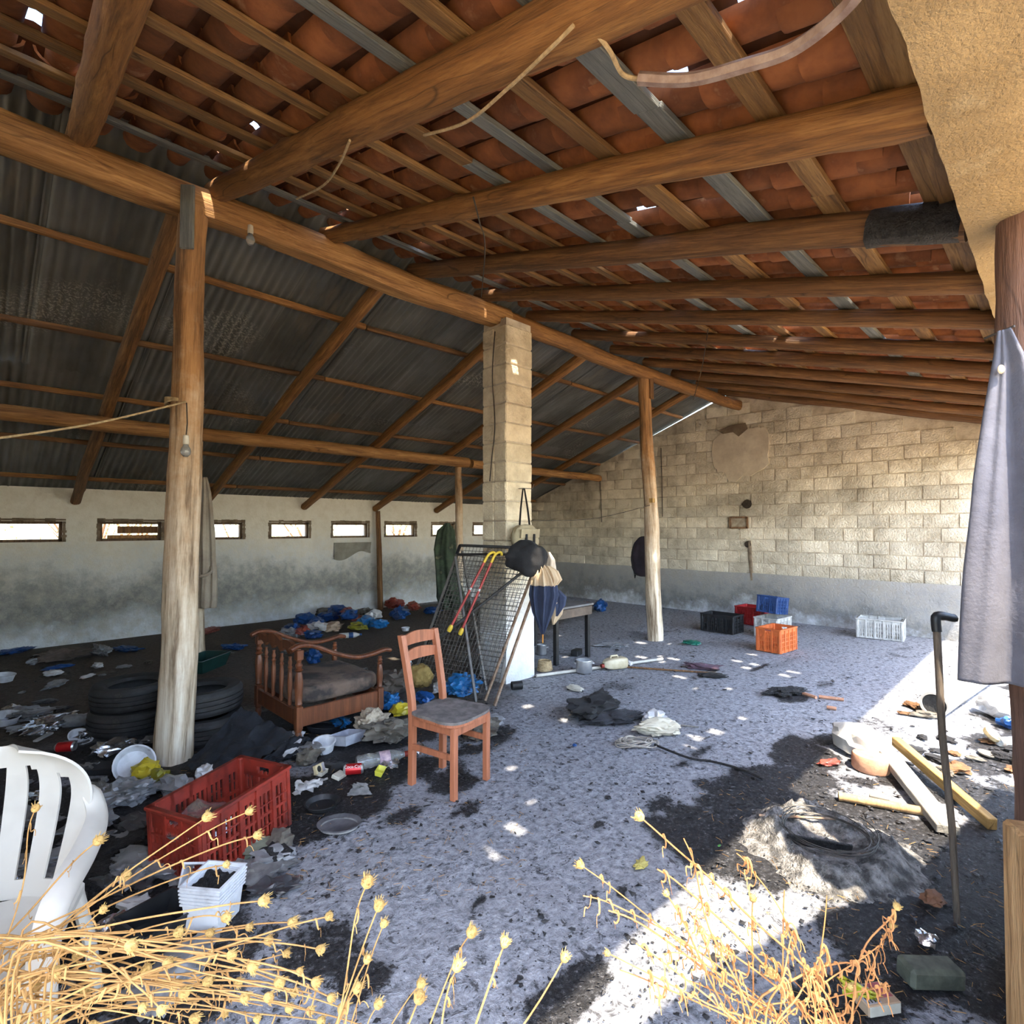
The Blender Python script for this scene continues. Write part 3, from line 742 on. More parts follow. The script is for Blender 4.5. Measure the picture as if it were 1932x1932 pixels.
FOIL = M('kitchen_foil', (.70,.71,.74), (.40,.41,.44), scale=9, rough=.24, bump=.35, metal=.9)
STEEL = M('dull_steel', (.17,.16,.15), (.10,.095,.09), scale=10, rough=.6, bump=.1, metal=.4, c3=(.22,.13,.07))
RUSTB = M('rusty_bar', (.36,.27,.20), (.22,.12,.065), scale=18, rough=.8, bump=.3, metal=.1)
BLKST = M('black_steel', (.022,.022,.024), (.014,.014,.015), scale=10, rough=.5, bump=.1, metal=.2)
def cloth(n, c, c2=None, **k): return M(n, c, c2, scale=k.pop('scale', 5), rough=.95, bump=.25, bscale=k.pop('bscale', 60), sheen=.02, **k)
COATM = cloth('grey_blue_coat', (.13,.13,.16), (.095,.095,.12))
BEIGE = cloth('beige_cotton', (.44,.39,.32), (.33,.28,.23))
NAVY = cloth('navy_nylon', (.045,.06,.11), (.03,.04,.08))
CREAM = cloth('cream_nylon', (.62,.47,.31), (.52,.38,.24))
BLKC = cloth('black_cloth', (.018,.018,.02), (.010,.010,.012))
BLKN = cloth('black_net', (.012,.015,.022), (.006,.008,.012), c3=(.05,.055,.065), scale=40)
KHAKI = cloth('khaki_canvas', (.40,.34,.22), (.28,.23,.15))
CAMO = cloth('camouflage_cloth', (.05,.075,.045), (.02,.03,.02), c3=(.16,.15,.09), scale=7)
DIRTC = cloth('dirty_rag', (.16,.145,.12), (.07,.062,.052), scale=9, c3=(.30,.28,.25))
GREYC = cloth('grey_rag', (.22,.22,.22), (.10,.10,.105), scale=9)
WOOLC = cloth('knitted_cream', (.46,.40,.31), (.28,.23,.17), scale=30)
def plast(n, c, c2=None, **k): return M(n, c, c2, scale=7, rough=.38, bump=.2, bscale=20, **k)
BAGB = plast('blue_bag', (.010,.075,.26), (.007,.04,.15))
BAGC = plast('bright_blue_bag', (.015,.16,.40), (.01,.09,.26))
BAGY = plast('yellow_bag', (.52,.40,.02), (.36,.30,.03), c3=(.16,.22,.05))
BAGO = plast('olive_bag', (.26,.25,.02), (.18,.17,.02))
BAGW = plast('white_bag', (.62,.62,.62), (.42,.42,.43), c3=(.14,.14,.15))
BAGR = plast('red_bag', (.34,.07,.05), (.20,.045,.035))
BAGG = plast('clear_grey_bag', (.26,.27,.29), (.12,.125,.135), c3=(.5,.5,.53))
BAGT = plast('teal_bag', (.01,.16,.11), (.008,.09,.07))
PAPER = M('old_paper', (.62,.60,.52), (.46,.44,.37), scale=9, rough=.9, bump=.1)
GLASSC = M('clear_plastic_bottle', (.62,.66,.68), (.5,.53,.55), scale=7, rough=.12, bump=.05, trans=.75, spec=.6)
REDCAN = M('red_can_paint', (.50,.015,.02), (.44,.012,.016), scale=6, rough=.3, bump=0, metal=.3)
YEL = M('yellow_plastic', (.74,.52,.04), (.62,.42,.03), scale=9, rough=.45, bump=.05)
REDS = M('red_cane_paint', (.38,.045,.035), (.30,.03,.025), scale=9, rough=.4, bump=.05)
AMBER = M('amber_handle', (.62,.26,.05), (.48,.19,.03), scale=9, rough=.35, bump=.05)
STRAW = M('dry_straw', (.44,.25,.085), (.30,.16,.05), scale=12, rough=.8, bump=.1)
HEADM = M('dry_seed_head', (.50,.35,.12), (.34,.21,.065), scale=30, rough=.9, bump=.5)
STRAWO = M('dry_orange_straw', (.44,.20,.065), (.30,.13,.045), scale=12, rough=.8, bump=.1)
ROPE = M('jute_rope', (.50,.38,.22), (.34,.25,.14), scale=40, rough=.95, bump=.3)
WIRE = M('dark_wire', (.06,.045,.035), (.03,.025,.02), scale=20, rough=.7, bump=0)
GREYPL = woodmat('weathered_plank', (.36,.35,.31), (.22,.21,.19), (.11,.10,.09), rnd=.1)
YPL = woodmat('fresh_plank', (.55,.36,.13), (.40,.24,.08), rnd=.1)
TERRA = M('terracotta_disc', (.50,.27,.17), (.36,.18,.11), scale=8, rough=.95, bump=.3, c3=(.58,.44,.36))
BAMB = woodmat('bamboo', (.58,.40,.20), (.42,.27,.13), rnd=0, bump=.2)

# ------------------------------------------------------------------ generic builders
def ico(sub=3):
    import bmesh
    bm = bmesh.new(); bmesh.ops.create_icosphere(bm, subdivisions=sub, radius=1.0)
    V = [v.co.copy() for v in bm.verts]; F = [tuple(v.index for v in f.verts) for f in bm.faces]; bm.free(); return V, F
_ico = {3: ico(3), 4: ico(4), 2: ico(2)}
def crumple_mb(size, seed, rough=.45, freq=1.6, sub=3, flat=True, ridge=True):
    q = MB(); V, F = _ico[sub]; out = []
    o = Vector((seed*3.17, seed*1.31, seed*2.03))
    for v in V:
        n = noise.fractal(v*freq+o, 1.0, 2.1, 4)
        r = 1 + rough*n
        if ridge:
            c = noise.voronoi(v*freq*1.7+o)[0]; r *= 1 + rough*.9*(c[1]-c[0]-.3)
        w = Vector((v.x*size[0]/2*r, v.y*size[1]/2*r, v.z*size[2]/2*r + size[2]*.42))
        if flat and w.z < .002: w.z = .002 + .004*abs(v.z)
        out.append(w)
    q.add(out, F); return q
def crumple(name, p, size, mat, seed, rz=None, label=None, cat=None, group=None, rough=.45, freq=1.6, sub=3, angle=30, rot=None):
    q = crumple_mb(size, seed, rough, freq, sub)
    o = q.build(name, mat, loc=p, rot=rot or (0, 0, rz if rz is not None else seed*1.7), smooth=True, angle=angle)
    if label: T(o, label, cat, group)
    return o
def drape(prof, folds=5, amp=.18, seg=48, seed=1, sub=6, drift=.6):
    """hanging cloth: prof rows are (z, cx, cy, wx, wy), closed flat tube with folds that run down"""
    q = MB(); rows = []
    for i in range(len(prof)-1):
        for k in range(sub):
            t = k/sub; rows.append([prof[i][j]+(prof[i+1][j]-prof[i][j])*t for j in range(5)])
    rows.append(list(prof[-1])); V = []
    for z, cx, cy, wx, wy in rows:
        for k in range(seg):
            a = 2*PI*k/seg
            f = amp*math.sin(folds*a + drift*z*3 + seed) + amp*.5*math.sin((folds*2+1)*a - z*2 + seed*2) + .06*nz(math.cos(a)*2+seed, math.sin(a)*2, z*4)
            V.append((cx+wx*math.cos(a)*(1+f*.35), cy+wy*math.sin(a)*(1+f*1.6), z))
    n = len(rows)
    F = [(i*seg+k, (i+1)*seg+k, (i+1)*seg+(k+1)%seg, i*seg+(k+1)%seg) for i in range(n-1) for k in range(seg)]
    F.append(tuple(range(seg))); F.append(tuple((n-1)*seg+k for k in range(seg))[::-1])
    q.add(V, F); return q
def crate(name, p, rz, L, Wd, H, mat, label, n=12, tilt=(0,0), group=None, extra=None):
    r = root(name, p, rz, label, 'crate', group, rot=(tilt[0], tilt[1], rz))
    th = .012
    def panel(l, handle):
        q = MB()
        q.box((0,0,H*.05), (l, th, H*.10)); q.box((0,0,H*.45), (l, th*1.2, H*.045))
        if handle:
            q.box((0,0,H*.95), (l, th*1.3, H*.10))
            q.box((-l*.34,0,H*.83), (l*.32, th, H*.16)); q.box((l*.34,0,H*.83), (l*.32, th, H*.16)); q.box((0,0,H*.74), (l, th, H*.06))
        else: q.box((0,0,H*.90), (l, th, H*.20))
        for z in (H*.27, H*.62): q.box((0, -th*.7, z), (l, th*.5, .006))
        k = max(4, int(l/.026)); big = max(3, int(l/.1))
        for i in range(k):
            x = -l/2+l*(i+.5)/k; q.box((x,0,H*.42), (l/k*.45, th*.8, H*.80))
        for i in range(big+1):
            x = -l/2+.012+(l-.024)*i/big; q.box((x, -th*.35, H*.5), (.018, th*1.7, H))
        return q
    for sy in (-1, 1):
        panel(L, False).build('side_panel', mat, r, loc=(0, sy*(Wd/2-th/2), 0), rot=(0, 0, 0 if sy < 0 else PI))
    for sx in (-1, 1):
        panel(Wd, True).build('end_panel', mat, r, loc=(sx*(L/2-th/2), 0, 0), rot=(0, 0, PI/2 if sx > 0 else -PI/2))
    for sx in (-1,1):
        for sy in (-1,1):
            q = MB(); q.bbox((sx*(L/2-.014), sy*(Wd/2-.014), H/2), (.034,.034,H), .006); q.build('corner_post', mat, r)
    q = MB()
    for sy in (-1,1): q.bbox((0, sy*Wd/2, H-.008), (L+.02, .024, .016), .004)
    for sx in (-1,1): q.bbox((sx*L/2, 0, H-.008), (.024, Wd+.02, .016), .004)
    q.build('rim', mat, r)
    q = MB()
    for i in range(9): q.box((-L/2+L*(i+.5)/9, 0, .02), (L/9*.55, Wd, .01))
    for i in range(5): q.box((0, -Wd/2+Wd*(i+.5)/5, .02), (L, Wd/5*.45, .012))
    q.build('base_grid', mat, r)
    return r
def turned(prof, r=1.0): return [(a*r, z) for a, z in prof]
def text_mesh(txt, size, mat, ext=.0006):
    cu = bpy.data.curves.new('lettering', 'FONT'); cu.body = txt; cu.size = size; cu.extrude = ext; cu.align_x = 'CENTER'; cu.align_y = 'CENTER'
    o = bpy.data.objects.new('tmp', cu); COL.objects.link(o)
    dg = bpy.context.evaluated_depsgraph_get(); me = bpy.data.meshes.new_from_object(o.evaluated_get(dg)); bpy.data.objects.remove(o)
    me.materials.clear(); me.materials.append(mat); return me
def bent(pts, n=8):
    """Catmull-Rom through the points"""
    pts = [Vector(p) for p in pts]; out = []
    for i in range(len(pts)-1):
        a = pts[max(i-1,0)]; b = pts[i]; c = pts[i+1]; d = pts[min(i+2, len(pts)-1)]
        for k in range(n):
            t = k/n
            out.append(.5*((2*b)+(c-a)*t+(2*a-5*b+4*c-d)*t*t+(3*b-a-3*c+d)*t**3))
    out.append(pts[-1]); return out

# ------------------------------------------------------------------ orange wooden chair
A, Bq, Cq, D = G(779,1478), G(857,1510), G(922,1473), G(829,1447)
ctr = (A+Bq+Cq+D)/4
ax = ((D-A).normalized()+(Cq-Bq).normalized()).normalized(); rz = math.atan2(ax.y, ax.x)
ch = root('wooden_chair', (ctr.x, ctr.y, 0), rz, 'orange painted wooden chair with a dusty grey seat standing alone', 'chair')
WF, WB, DP, SH, BHt = .31, .28, .34, .43, .885
for sx in (-1, 1):
    q = MB(); q.bbox((sx*(WF/2), -DP/2, SH/2-.01), (.036,.036,SH-.02), .004); q.build('leg', ORW, ch)
    pts = [(sx*WB/2, DP/2, 0), (sx*WB/2, DP/2, SH), (sx*(WB/2+.004), DP/2+.03, SH+.2), (sx*(WB/2+.01), DP/2+.085, BHt)]
    pts = bent(pts, 6); V = []; q = MB()
    for i, p_ in enumerate(pts):
        hw, hd = .019, .017
        for a_, b_ in ((-1,-1),(1,-1),(1,1),(-1,1)): V.append((p_.x+a_*hw, p_.y+b_*hd, p_.z))
    n = len(pts)
    q.add(V, [(i*4+k, i*4+(k+1)%4, i*4+4+(k+1)%4, i*4+4+k) for i in range(n-1) for k in range(4)] + [(3,2,1,0), ((n-1)*4, (n-1)*4+1, (n-1)*4+2, (n-1)*4+3)])
    q.build('leg', ORW, ch, smooth=True)
q = MB(); pl = []
for i in range(32):
    a = 2*PI*i/32; e_ = 4.0
    c_, s_ = math.cos(a), math.sin(a)
    w_ = (WF/2+.045) if s_ < 0 else (WF/2+.03)
    pl.append((math.copysign(abs(c_)**(2/e_), c_)*w_, math.copysign(abs(s_)**(2/e_), s_)*(DP/2+.035)-.01))
q.prism(pl, SH-.012, SH+.012); q.build('seat', [SEATM], ch, smooth=True)
q = MB(); q.prism([(x*1.004, y*1.004) for x, y in pl], SH-.018, SH-.004); q.build('seat_edge', ORW, ch, smooth=True)
for c, d in (((0,-DP/2,SH-.045),(WF,.022,.06)), ((0,DP/2,SH-.045),(WB,.022,.06))):
    q = MB(); q.bbox(c, d, .004); q.build('apron', ORW, ch)
for sx in (-1,1):
    q = MB(); q.bbox((sx*(WF+WB)/4, 0, SH-.045), (.022,DP,.06), .004); q.build('apron', ORW, ch)
    q = MB(); q.bbox((sx*(WF+WB)/4, 0, SH-.17 if sx > 0 else .23), (.02,DP,.035), .004); q.build('stretcher', ORW, ch)
for z0, hgt, yy in ((SH+.29, .055, .072), (SH+.385, .06, .086)):
    q = MB()
    def sl_(u, t, z0=z0, hgt=hgt, yy=yy):
        x = (u-.5)*(WB+.01); bow = .025*(1-(2*u-1)**2)
        return (x, DP/2+yy-.02+bow, z0+hgt*t+.018*(1-(2*u-1)**2)*t)
    q.grid(sl_, 12, 2)
    q2 = MB(); q2.grid(lambda u, t: tuple(Vector(sl_(u,t))+Vector((0,.014,0))), 12, 2)
    k = len(q.v); q.v += q2.v; q.f = [f[::-1] for f in q.f] if False else q.f; q.f += [tuple(i+k for i in f[::-1]) for f in q2.f]; q.m += q2.m
    for row in (0, 2):
        for i in range(12): a = row*13+i; q.f.append((a, a+1, a+1+k, a+k)); q.m.append(0)
    q.build('back_slat', ORW, ch, smooth=True)

# ------------------------------------------------------------------ broken varnished armchair: back along +Y, facing +X
ac = root('armchair', (1.70, 3.88, 0), 0, 'varnished wooden armchair frame with turned spindles and a filthy woven cushion', 'armchair')
AW, AD = .76, .66                  # width in Y, depth in X
post_prof = [(.012,.0),(.020,.02),(.026,.06),(.020,.085),(.028,.10),(.028,.105),(.022,.11)]
def square_bit(q, x, y, z0, z1, w=.05): q.bbox((x, y, (z0+z1)/2), (w, w, z1-z0), .004)
def spin(q, x, y, z0, z1, r):
    h = z1-z0
    q.lathe([(r*.7,z0),(r*1.0,z0+h*.05),(r*.85,z0+h*.08),(r*1.0,z0+h*.25),(r*1.12,z0+h*.5),(r*.95,z0+h*.66),(r*.7,z0+h*.74),(r*1.15,z0+h*.78),(r*.65,z0+h*.82),(r*1.0,z0+h*.88),(r*.6,z0+h*.94),(r*.8,z1)], 12, Matrix.Translation((x,y,0)))
for y in (0, AW):
    q = MB(); q.lathe(post_prof, 12, Matrix.Translation((0,y,0))); square_bit(q, 0, y, .105, .27); spin(q, 0, y, .27, .60, .027); square_bit(q, 0, y, .60, .67); q.build('back_post', VARN, ac, smooth=True)
    q = MB(); q.lathe(post_prof, 12, Matrix.Translation((AD,y,0))); square_bit(q, AD, y, .105, .27); spin(q, AD, y, .27, .52, .022); q.build('front_post', VARN, ac, smooth=True)
    # S-curved armrest
    pts = bent([(-.07,y,.675),(0,y,.70),(.10,y,.685),(.28,y,.60),(.45,y,.545),(.60,y,.55),(AD+.04,y,.565),(AD+.10,y,.55)], 5)
    q = MB(); q.tube(pts, [.016]+[.030]*(len(pts)-2)+[.018], 10, flat=.62); q.build('armrest', VARN, ac, smooth=True)
    q = MB(); q.bbox((AD/2, y, .185), (AD-.04, .028, .13), .005); q.build('side_rail', VARN, ac)
q = MB(); q.bbox((0, AW/2, .185), (.028, AW-.04, .12), .005); q.build('back_rail', VARN, ac)
q = MB(); q.bbox((AD, AW/2, .185), (.028, AW-.04, .12), .005); q.build('front_rail', VARN, ac)
for i in range(1, 5):
    if i == 3: pass
    q = MB(); spin(q, 0, AW*i/5, .245, .60, .016); q.build('spindle', VARN, ac, smooth=True)
q = MB(); n = 30; top = []; bot = []
for i in range(n+1):
    u = i/n; y = AW*u
    top.append((y, .675+.035*abs(math.sin(u*PI*2.5))*(.5+.5*math.sin(u*PI)) + .02*math.sin(u*PI)))
    bot.append((y, .615-.0+.035*abs(math.sin(u*PI*5))))
q.prism([(a, b) for a, b in bot] + [(a, b) for a, b in top[::-1]], -.014, .014, Matrix(((0,0,1,0),(1,0,0,0),(0,1,0,0),(0,0,0,1))))
q.build('carved_top_rail', VARN, ac)
q = MB()
V, F = _ico[4]
def cush(v, sx, sy, sz, e=.35):
    return Vector((math.copysign(abs(v.x)**e, v.x)*sx, math.copysign(abs(v.y)**e, v.y)*sy, math.copysign(abs(v.z)**.6, v.z)*sz))
q.add([cush(v, AD*.53, AW*.46, .075)+Vector((AD*.54, AW*.5, .31+.015*nz(v.x*3,v.y*3,1))) for v in V], F)
q.build('seat_cushion', CUSH, ac, smooth=True, angle=180)
# black net spread from the armchair to the foot of the pole
def patch(name, P, mat, seed, amp=.03, nu=30, nv=24, thick=0, label=None, cat=None, group=None, fr=5):
    P00, P10, P11, P01 = [Vector(p_) for p_ in P]; q = MB()
    def f(u, t):
        p_ = (P00*(1-u)+P10*u)*(1-t)+(P01*(1-u)+P11*u)*t
        e = min(u,1-u,t,1-t)
        d_ = amp*(fb(u*fr+seed, t*fr, seed)+.6)
        return (p_.x+.05*nz(u*4,t*4,seed)*(.3+e), p_.y+.05*nz(u*4+7,t*4,seed), max(.004, p_.z+d_))
    q.grid(f, nu, nv); o = q.build(name, mat, smooth=True, angle=180)
    if label: T(o, label, cat, group)
    return o
patch('black_net', (G(345,1455,.01), G(440,1478,.01), G(556,1392,.10), G(455,1338,.26)), BLKN, 3, .035, label='dusty black net spread between the armchair and the pole foot', cat='net')
patch('black_net', (G(440,1478,.01), G(520,1450,.0), G(600,1400,.02), G(556,1392,.08)), BLKN, 5, .03, label='trailing end of black net under the armchair corner', cat='net')

# ------------------------------------------------------------------ tyres
def tyre_mesh(Ro, w, name='tyre'):
    q = MB(); pr = []; Ri = Ro*.60; h = w/2
    prof = [(Ri,-h*.55),(Ri+.012,-h*.8),(Ro*.80,-h*.98),(Ro*.93,-h*.92),(Ro*.985,-h*.72),(Ro,-h*.66)]
    for k, z in enumerate([-.62,-.40,-.36,-.14,-.10,.10,.14,.36,.40,.62]):
        dip = .012 if k in (1,) else 0
        prof.append((Ro*1.0 - (.0 if k in (0,1,4,5,8,9) else .0), h*z))
    full = [(Ri,-h*.55),(Ri+.012,-h*.8),(Ro*.80,-h*.98),(Ro*.93,-h*.92),(Ro*.985,-h*.74),(Ro,-h*.60),(Ro,-h*.42),(Ro-.013,-h*.40),(Ro-.013,-h*.34),(Ro+.003,-h*.32),(Ro+.003,-h*.06),(Ro-.013,-h*.05),(Ro-.013,h*.05),(Ro+.003,h*.06),(Ro+.003,h*.32),(Ro-.013,h*.34),(Ro-.013,h*.40),(Ro,h*.42),(Ro,h*.60),(Ro*.985,h*.74),(Ro*.93,h*.92),(Ro*.80,h*.98),(Ri+.012,h*.8),(Ri,h*.55),(Ri+.03,h*.5),(Ro*.88,h*.78),(Ro*.95,h*.5),(Ro*.96,0),(Ro*.95,-h*.5),(Ro*.88,-h*.78),(Ri+.03,-h*.5),(Ri,-h*.55)]
    q.lathe(full, 44, cap=False); return q.mesh(name, RUB, smooth=True, angle=35)
tm = tyre_mesh(.275, .18)
for (x, y, z, lab) in ((.92,5.10,.093,'lower tyre of the stack further behind the pole'), (.93,5.09,.281,'upper tyre of the stack further behind the pole'), (1.27,4.54,.093,'lower tyre of the stack beside the black net'), (1.26,4.55,.281,'upper dusty tyre of the stack beside the black net')):
    o = link('tyre', tm, None, (x, y, z), (R.uniform(-.03,.03), R.uniform(-.03,.03), R.random()*6)); T(o, lab, 'tyre', 'stacked tyres')

# ------------------------------------------------------------------ crates
crate('plastic_crate', (.905, 2.865, .02), math.atan2(.19,.45), .50, .33, .30, REDP, 'large dirty red plastic crate half full of rubbish in the foreground', tilt=(.0, -.07))
bc = G(1340,1195); crate('plastic_crate', (bc.x+.28, bc.y-.05, .005), math.radians(88), .50, .32, .26, BLACKP, 'black plastic crate in front of the far block wall')
bc2 = G(1375,1180); crate('plastic_crate', (bc2.x+.42, bc2.y-.25, .005), math.radians(84), .50, .34, .28, REDP2, 'red plastic crate tucked behind the black crate')
bo = G(1452,1232); crate('plastic_crate', (bo.x+.24, bo.y, .005), math.radians(-6), .44, .30, .29, ORP, 'bright orange plastic crate among the crates by the gable wall')
bw = G(1440,1210); crate('plastic_crate', (bw.x+.52, bw.y+.06, .005), math.radians(-4), .46, .32, .27, WHP, 'whitish plastic crate between the orange crate and blue crate')
crate('plastic_crate', (bw.x+.60, bw.y+.10, .31), math.radians(-2), .40, .28, .24, BLUEP, 'dark blue plastic crate tipped on top of the whitish crate', tilt=(.05, .12))
bg_ = G(1655,1205); crate('plastic_crate', (bg_.x+.12, bg_.y-.02, .005), math.radians(96), .54, .36, .27, WHP, 'grey white slatted crate standing alone by the gable wall')
# blue mark on the orange crate
q = MB()
for i in range(6): q.box((0, -.05+i*.02, .262), (.002, .014, .018))
k_ = [o for o in bpy.data.objects if o.get('label') == 'bright orange plastic crate among the crates by the gable wall'][0]
o = q.build('printed_mark', M('blue_ink', (.02,.05,.25), (.02,.04,.2), scale=5, rough=.6, bump=0), k_, loc=(-.2215,0,.012))

# ------------------------------------------------------------------ white plastic garden chair in the corner
wc = root('plastic_chair', (-.02, 2.12, 0), math.radians(-20), 'white plastic garden chair with slotted back cut by the frame', 'chair')
# local: +x to sitter's left, -y is the front
def shell(fn, nu, nv, th, hole=None):
    q = MB(); w = nu+1; V = [Vector(fn(i/nu, j/nv)) for j in range(nv+1) for i in range(nu+1)]
    N = []
    for j in range(nv+1):
        for i in range(nu+1):
            a = V[j*w+min(i+1,nu)]-V[j*w+max(i-1,0)]; b_ = V[min(j+1,nv)*w+i]-V[max(j-1,0)*w+i]
            n_ = a.cross(b_); N.append(n_.normalized() if n_.length > 1e-9 else Vector((0,0,1)))
    F = []; cells = {(i,j) for j in range(nv) for i in range(nu) if not (hole and hole((i+.5)/nu, (j+.5)/nv))}
    o_ = len(V)
    for i, j in cells:
        a, b_, c_, d_ = j*w+i, j*w+i+1, (j+1)*w+i+1, (j+1)*w+i
        F.append((a,b_,c_,d_)); F.append((d_+o_,c_+o_,b_+o_,a+o_))
        for (di, dj, e0, e1) in ((0,-1,a,b_),(1,0,b_,c_),(0,1,c_,d_),(-1,0,d_,a)):
            if (i+di, j+dj) not in cells: F.append((e1, e0, e0+o_, e1+o_))
    q.add(V+[v_-n_*th for v_, n_ in zip(V, N)], F); return q
def backf(u, t):
    s = 2*u-1; z = .40+.44*t
    wd = .21+.055*math.sin(min(1,t*1.15)*PI*.5)
    if t > .55: wd *= math.sqrt(max(.02, 1-((t-.55)/.46)**2.6))
    x = s*wd; y = .20+.10*t+.035*(1-s*s)*1.0-.05*s*s
    return (x, y, z)
def bhole(u, t):
    s = abs(2*u-1)
    if t < .12 or t > .86-.18*s*s: return False
    return any(abs(2*u-1-c) < .062 for c in (-.72,-.36,0,.36,.72)) and s < .86
shell(backf, 62, 34, .008, bhole).build('backrest', CHW, wc, smooth=True, angle=60)
q = shell(lambda u, t: ((2*u-1)*(.235-.02*t), -.22+.44*t, .415-.02*math.sin(t*PI)-.012*(1-(2*u-1)**2)*1.0+.0), 16, 14, .008); q.build('seat', CHW, wc, smooth=True)
for sx in (-1, 1):
    # broad flattened band from the shoulder of the back down the arm to the front foot
    pts = bent([(sx*.235,.262,.70),(sx*.262,.245,.655),(sx*.285,.18,.615),(sx*.29,.02,.60),(sx*.285,-.14,.595),(sx*.275,-.215,.55),(sx*.265,-.23,.40),(sx*.275,-.25,.0)], 6)
    q = MB(); q.tube(pts, [.006,.018,.026,.030]+[.036]*(len(pts)-4), 10, flat=.45); q.build('arm', CHW, wc, smooth=True)
    pts = [(sx*.22,.22,.41),(sx*.25,.27,.2),(sx*.27,.31,0)]
    q = MB(); q.tube(pts, [.034,.032,.028], 10, flat=.55); q.build('leg', CHW, wc, smooth=True)
    q = MB(); q.bbox((sx*.235,-.0,.40), (.03,.44,.04), .01); q.build('seat_rail', CHW, wc)
q = MB(); q.bbox((0,-.225,.395), (.5,.02,.05), .006); q.build('front_apron', CHW, wc)
# ------------------------------------------------------------------ folding mesh bed frame leaning at the pillar
bed = root('folding_bed_frame', (3.6, 3.7, 0), 0, 'folded steel bed frame with wire mesh leaning on the block pillar', 'bed frame')
bo_ = Vector((3.6, 3.7, 0))
BR = G(915,1322); BR2 = G(933,1332); BL = G(775,1292); 
TR = atD(1012, 1062, 5.12); TL = atD(862, 1046, 5.35); TL2 = atD(868, 1029, 5.50); TR2 = atD(1002, 1034, 5.34)
def bar(p0, p1, w, name, mat, r=bed, off=bo_):
    q = MB(); p0, p1 = Vector(p0)-off, Vector(p1)-off; L = (p1-p0).length
    q.bbox((0,0,L/2), (w, w*.8, L), w*.12); return q.build(name, mat, r, mw=frame(p0, p1))
bar(BL, TL, .028, 'frame_bar', STEEL); bar(BR, TR, .026, 'frame_bar', RUSTB); bar(TL, atD(985,1046,5.13), .03, 'frame_bar', BLKST)
bar(BR2, TR+Vector((.05,-.03,-.05)), .026, 'frame_bar', RUSTB); bar(TL2, TR2, .034, 'frame_bar', BLKST)
bar(TL, TL2, .03, 'frame_bar', BLKST)
bar(atD(859,1050,5.33), G(898,1325), .024, 'folding_leg', STEEL); bar(atD(872,1040,5.42), G(918,1305), .024, 'folding_leg', STEEL)
bar(atD(985,1080,5.05), atD(790,1235,4.95), .03, 'brace', BLKST); bar(TL2, G(792,1262), .026, 'frame_bar', BLKST)
def wire_panel(P00, P10, P11, P01, nu, nv, name, ws=.0028):
    q = MB(); P = [Vector(p_)-bo_ for p_ in (P00,P10,P11,P01)]
    f = lambda u, t: (P[0]*(1-u)+P[1]*u)*(1-t)+(P[3]*(1-u)+P[2]*u)*t
    for i in range(nu+1): q.tube([f(i/nu, k/6)+Vector((.004*nz(i,k),.004*nz(i,k,3),0)) for k in range(7)], ws, 4, cap=False)
    for j in range(nv+1): q.tube([f(k/6, j/nv)+Vector((.004*nz(j,k,5),.004*nz(j,k,8),0)) for k in range(7)], ws, 4, cap=False)
    o = q.build(name, STEEL, bed); o['kind'] = 'stuff'; return o
wire_panel(BL, BR, TR, TL, 22, 30, 'wire_mesh')
wire_panel(G(800,1262), G(940,1290), TR2, TL2, 20, 26, 'wire_mesh')
# two red walking canes hooked on the frame
for (t, b_, lab) in (((918,1046),(847,1190),'red walking cane with yellow crook, further from the pillar'), ((931,1046),(868,1196),'red walking cane with yellow crook, nearer the pillar')):
    p1 = atD(t[0], t[1]+6, 5.02); p0 = atD(b_[0], b_[1], 4.86)
    r = root('walking_cane', p0, 0, lab, 'walking cane', 'red canes on the bed frame')
    d_ = (p1-p0); L = d_.length; dn = d_.normalized(); side = RGT
    q = MB(); q.tube([dn*.03, dn*L], .0115, 10); sh_ = q.build('shaft', REDS, r, smooth=True)
    q = MB(); q.tube([dn*(-.01), dn*.012, dn*.04, dn*.055], [.016,.021,.019,.013], 10); q.build('rubber_tip', YEL, r, smooth=True)
    pts = [dn*(L*.93), dn*L] + [dn*L + dn*(.055*math.sin(a)) + side*(.035*(1-math.cos(a))) for a in [PI*k/9 for k in range(1, 9)]]
    q = MB(); q.tube(pts, .0125, 10); q.build('crook_handle', YEL, r, smooth=True)
    q = MB(); q.tube([dn*(L*.55), dn*(L*.58)], .0122, 10); q.build('tape_band', WHP, sh_, smooth=True)
# shoulder bag on the pillar hook
hk = atY(984, 922, PY0-.02)
q = MB(); q.tube([hk+Vector((-.02,.03,0)), hk+Vector((-.02,-.05,0)), hk+Vector((.10,-.06,.0)), hk+Vector((.13,-.05,.05))], .004, 6); o = q.build('wire_hook', WIRE); T(o, 'bent wire hook driven into the face of the pillar', 'hook')
bagc = atY(990, 1015, PY0-.10)
bag = root('shoulder_bag', bagc, 0, 'khaki canvas shoulder bag hanging by a black strap on the pillar', 'bag')
q = MB(); V, F = _ico[4]
q.add([Vector((math.copysign(abs(v.x)**.6, v.x)*.175*(1-.16*max(0,v.z)), v.y*.075, math.copysign(abs(v.z)**.6, v.z)*.13+.02*nz(v.x*3,v.y*3,v.z*3))) for v in V], F)
q.v = [(x+.012*nz(x*14,y*14,z*9), y+.02*nz(x*11,z*13,2), z) for x, y, z in q.v]
pch = q.build('pouch', KHAKI, bag, smooth=True, angle=180)
q = MB(); q.bbox((0,-.072,.055), (.27,.012,.09), .004); q.build('flap', KHAKI, pch, rot=(.12,0,0))
for sx in (-.06, .05):
    q = MB(); q.bbox((sx,-.085,-.02), (.028,.008,.12), .002); q.build('buckle_strap', BLKC, pch)
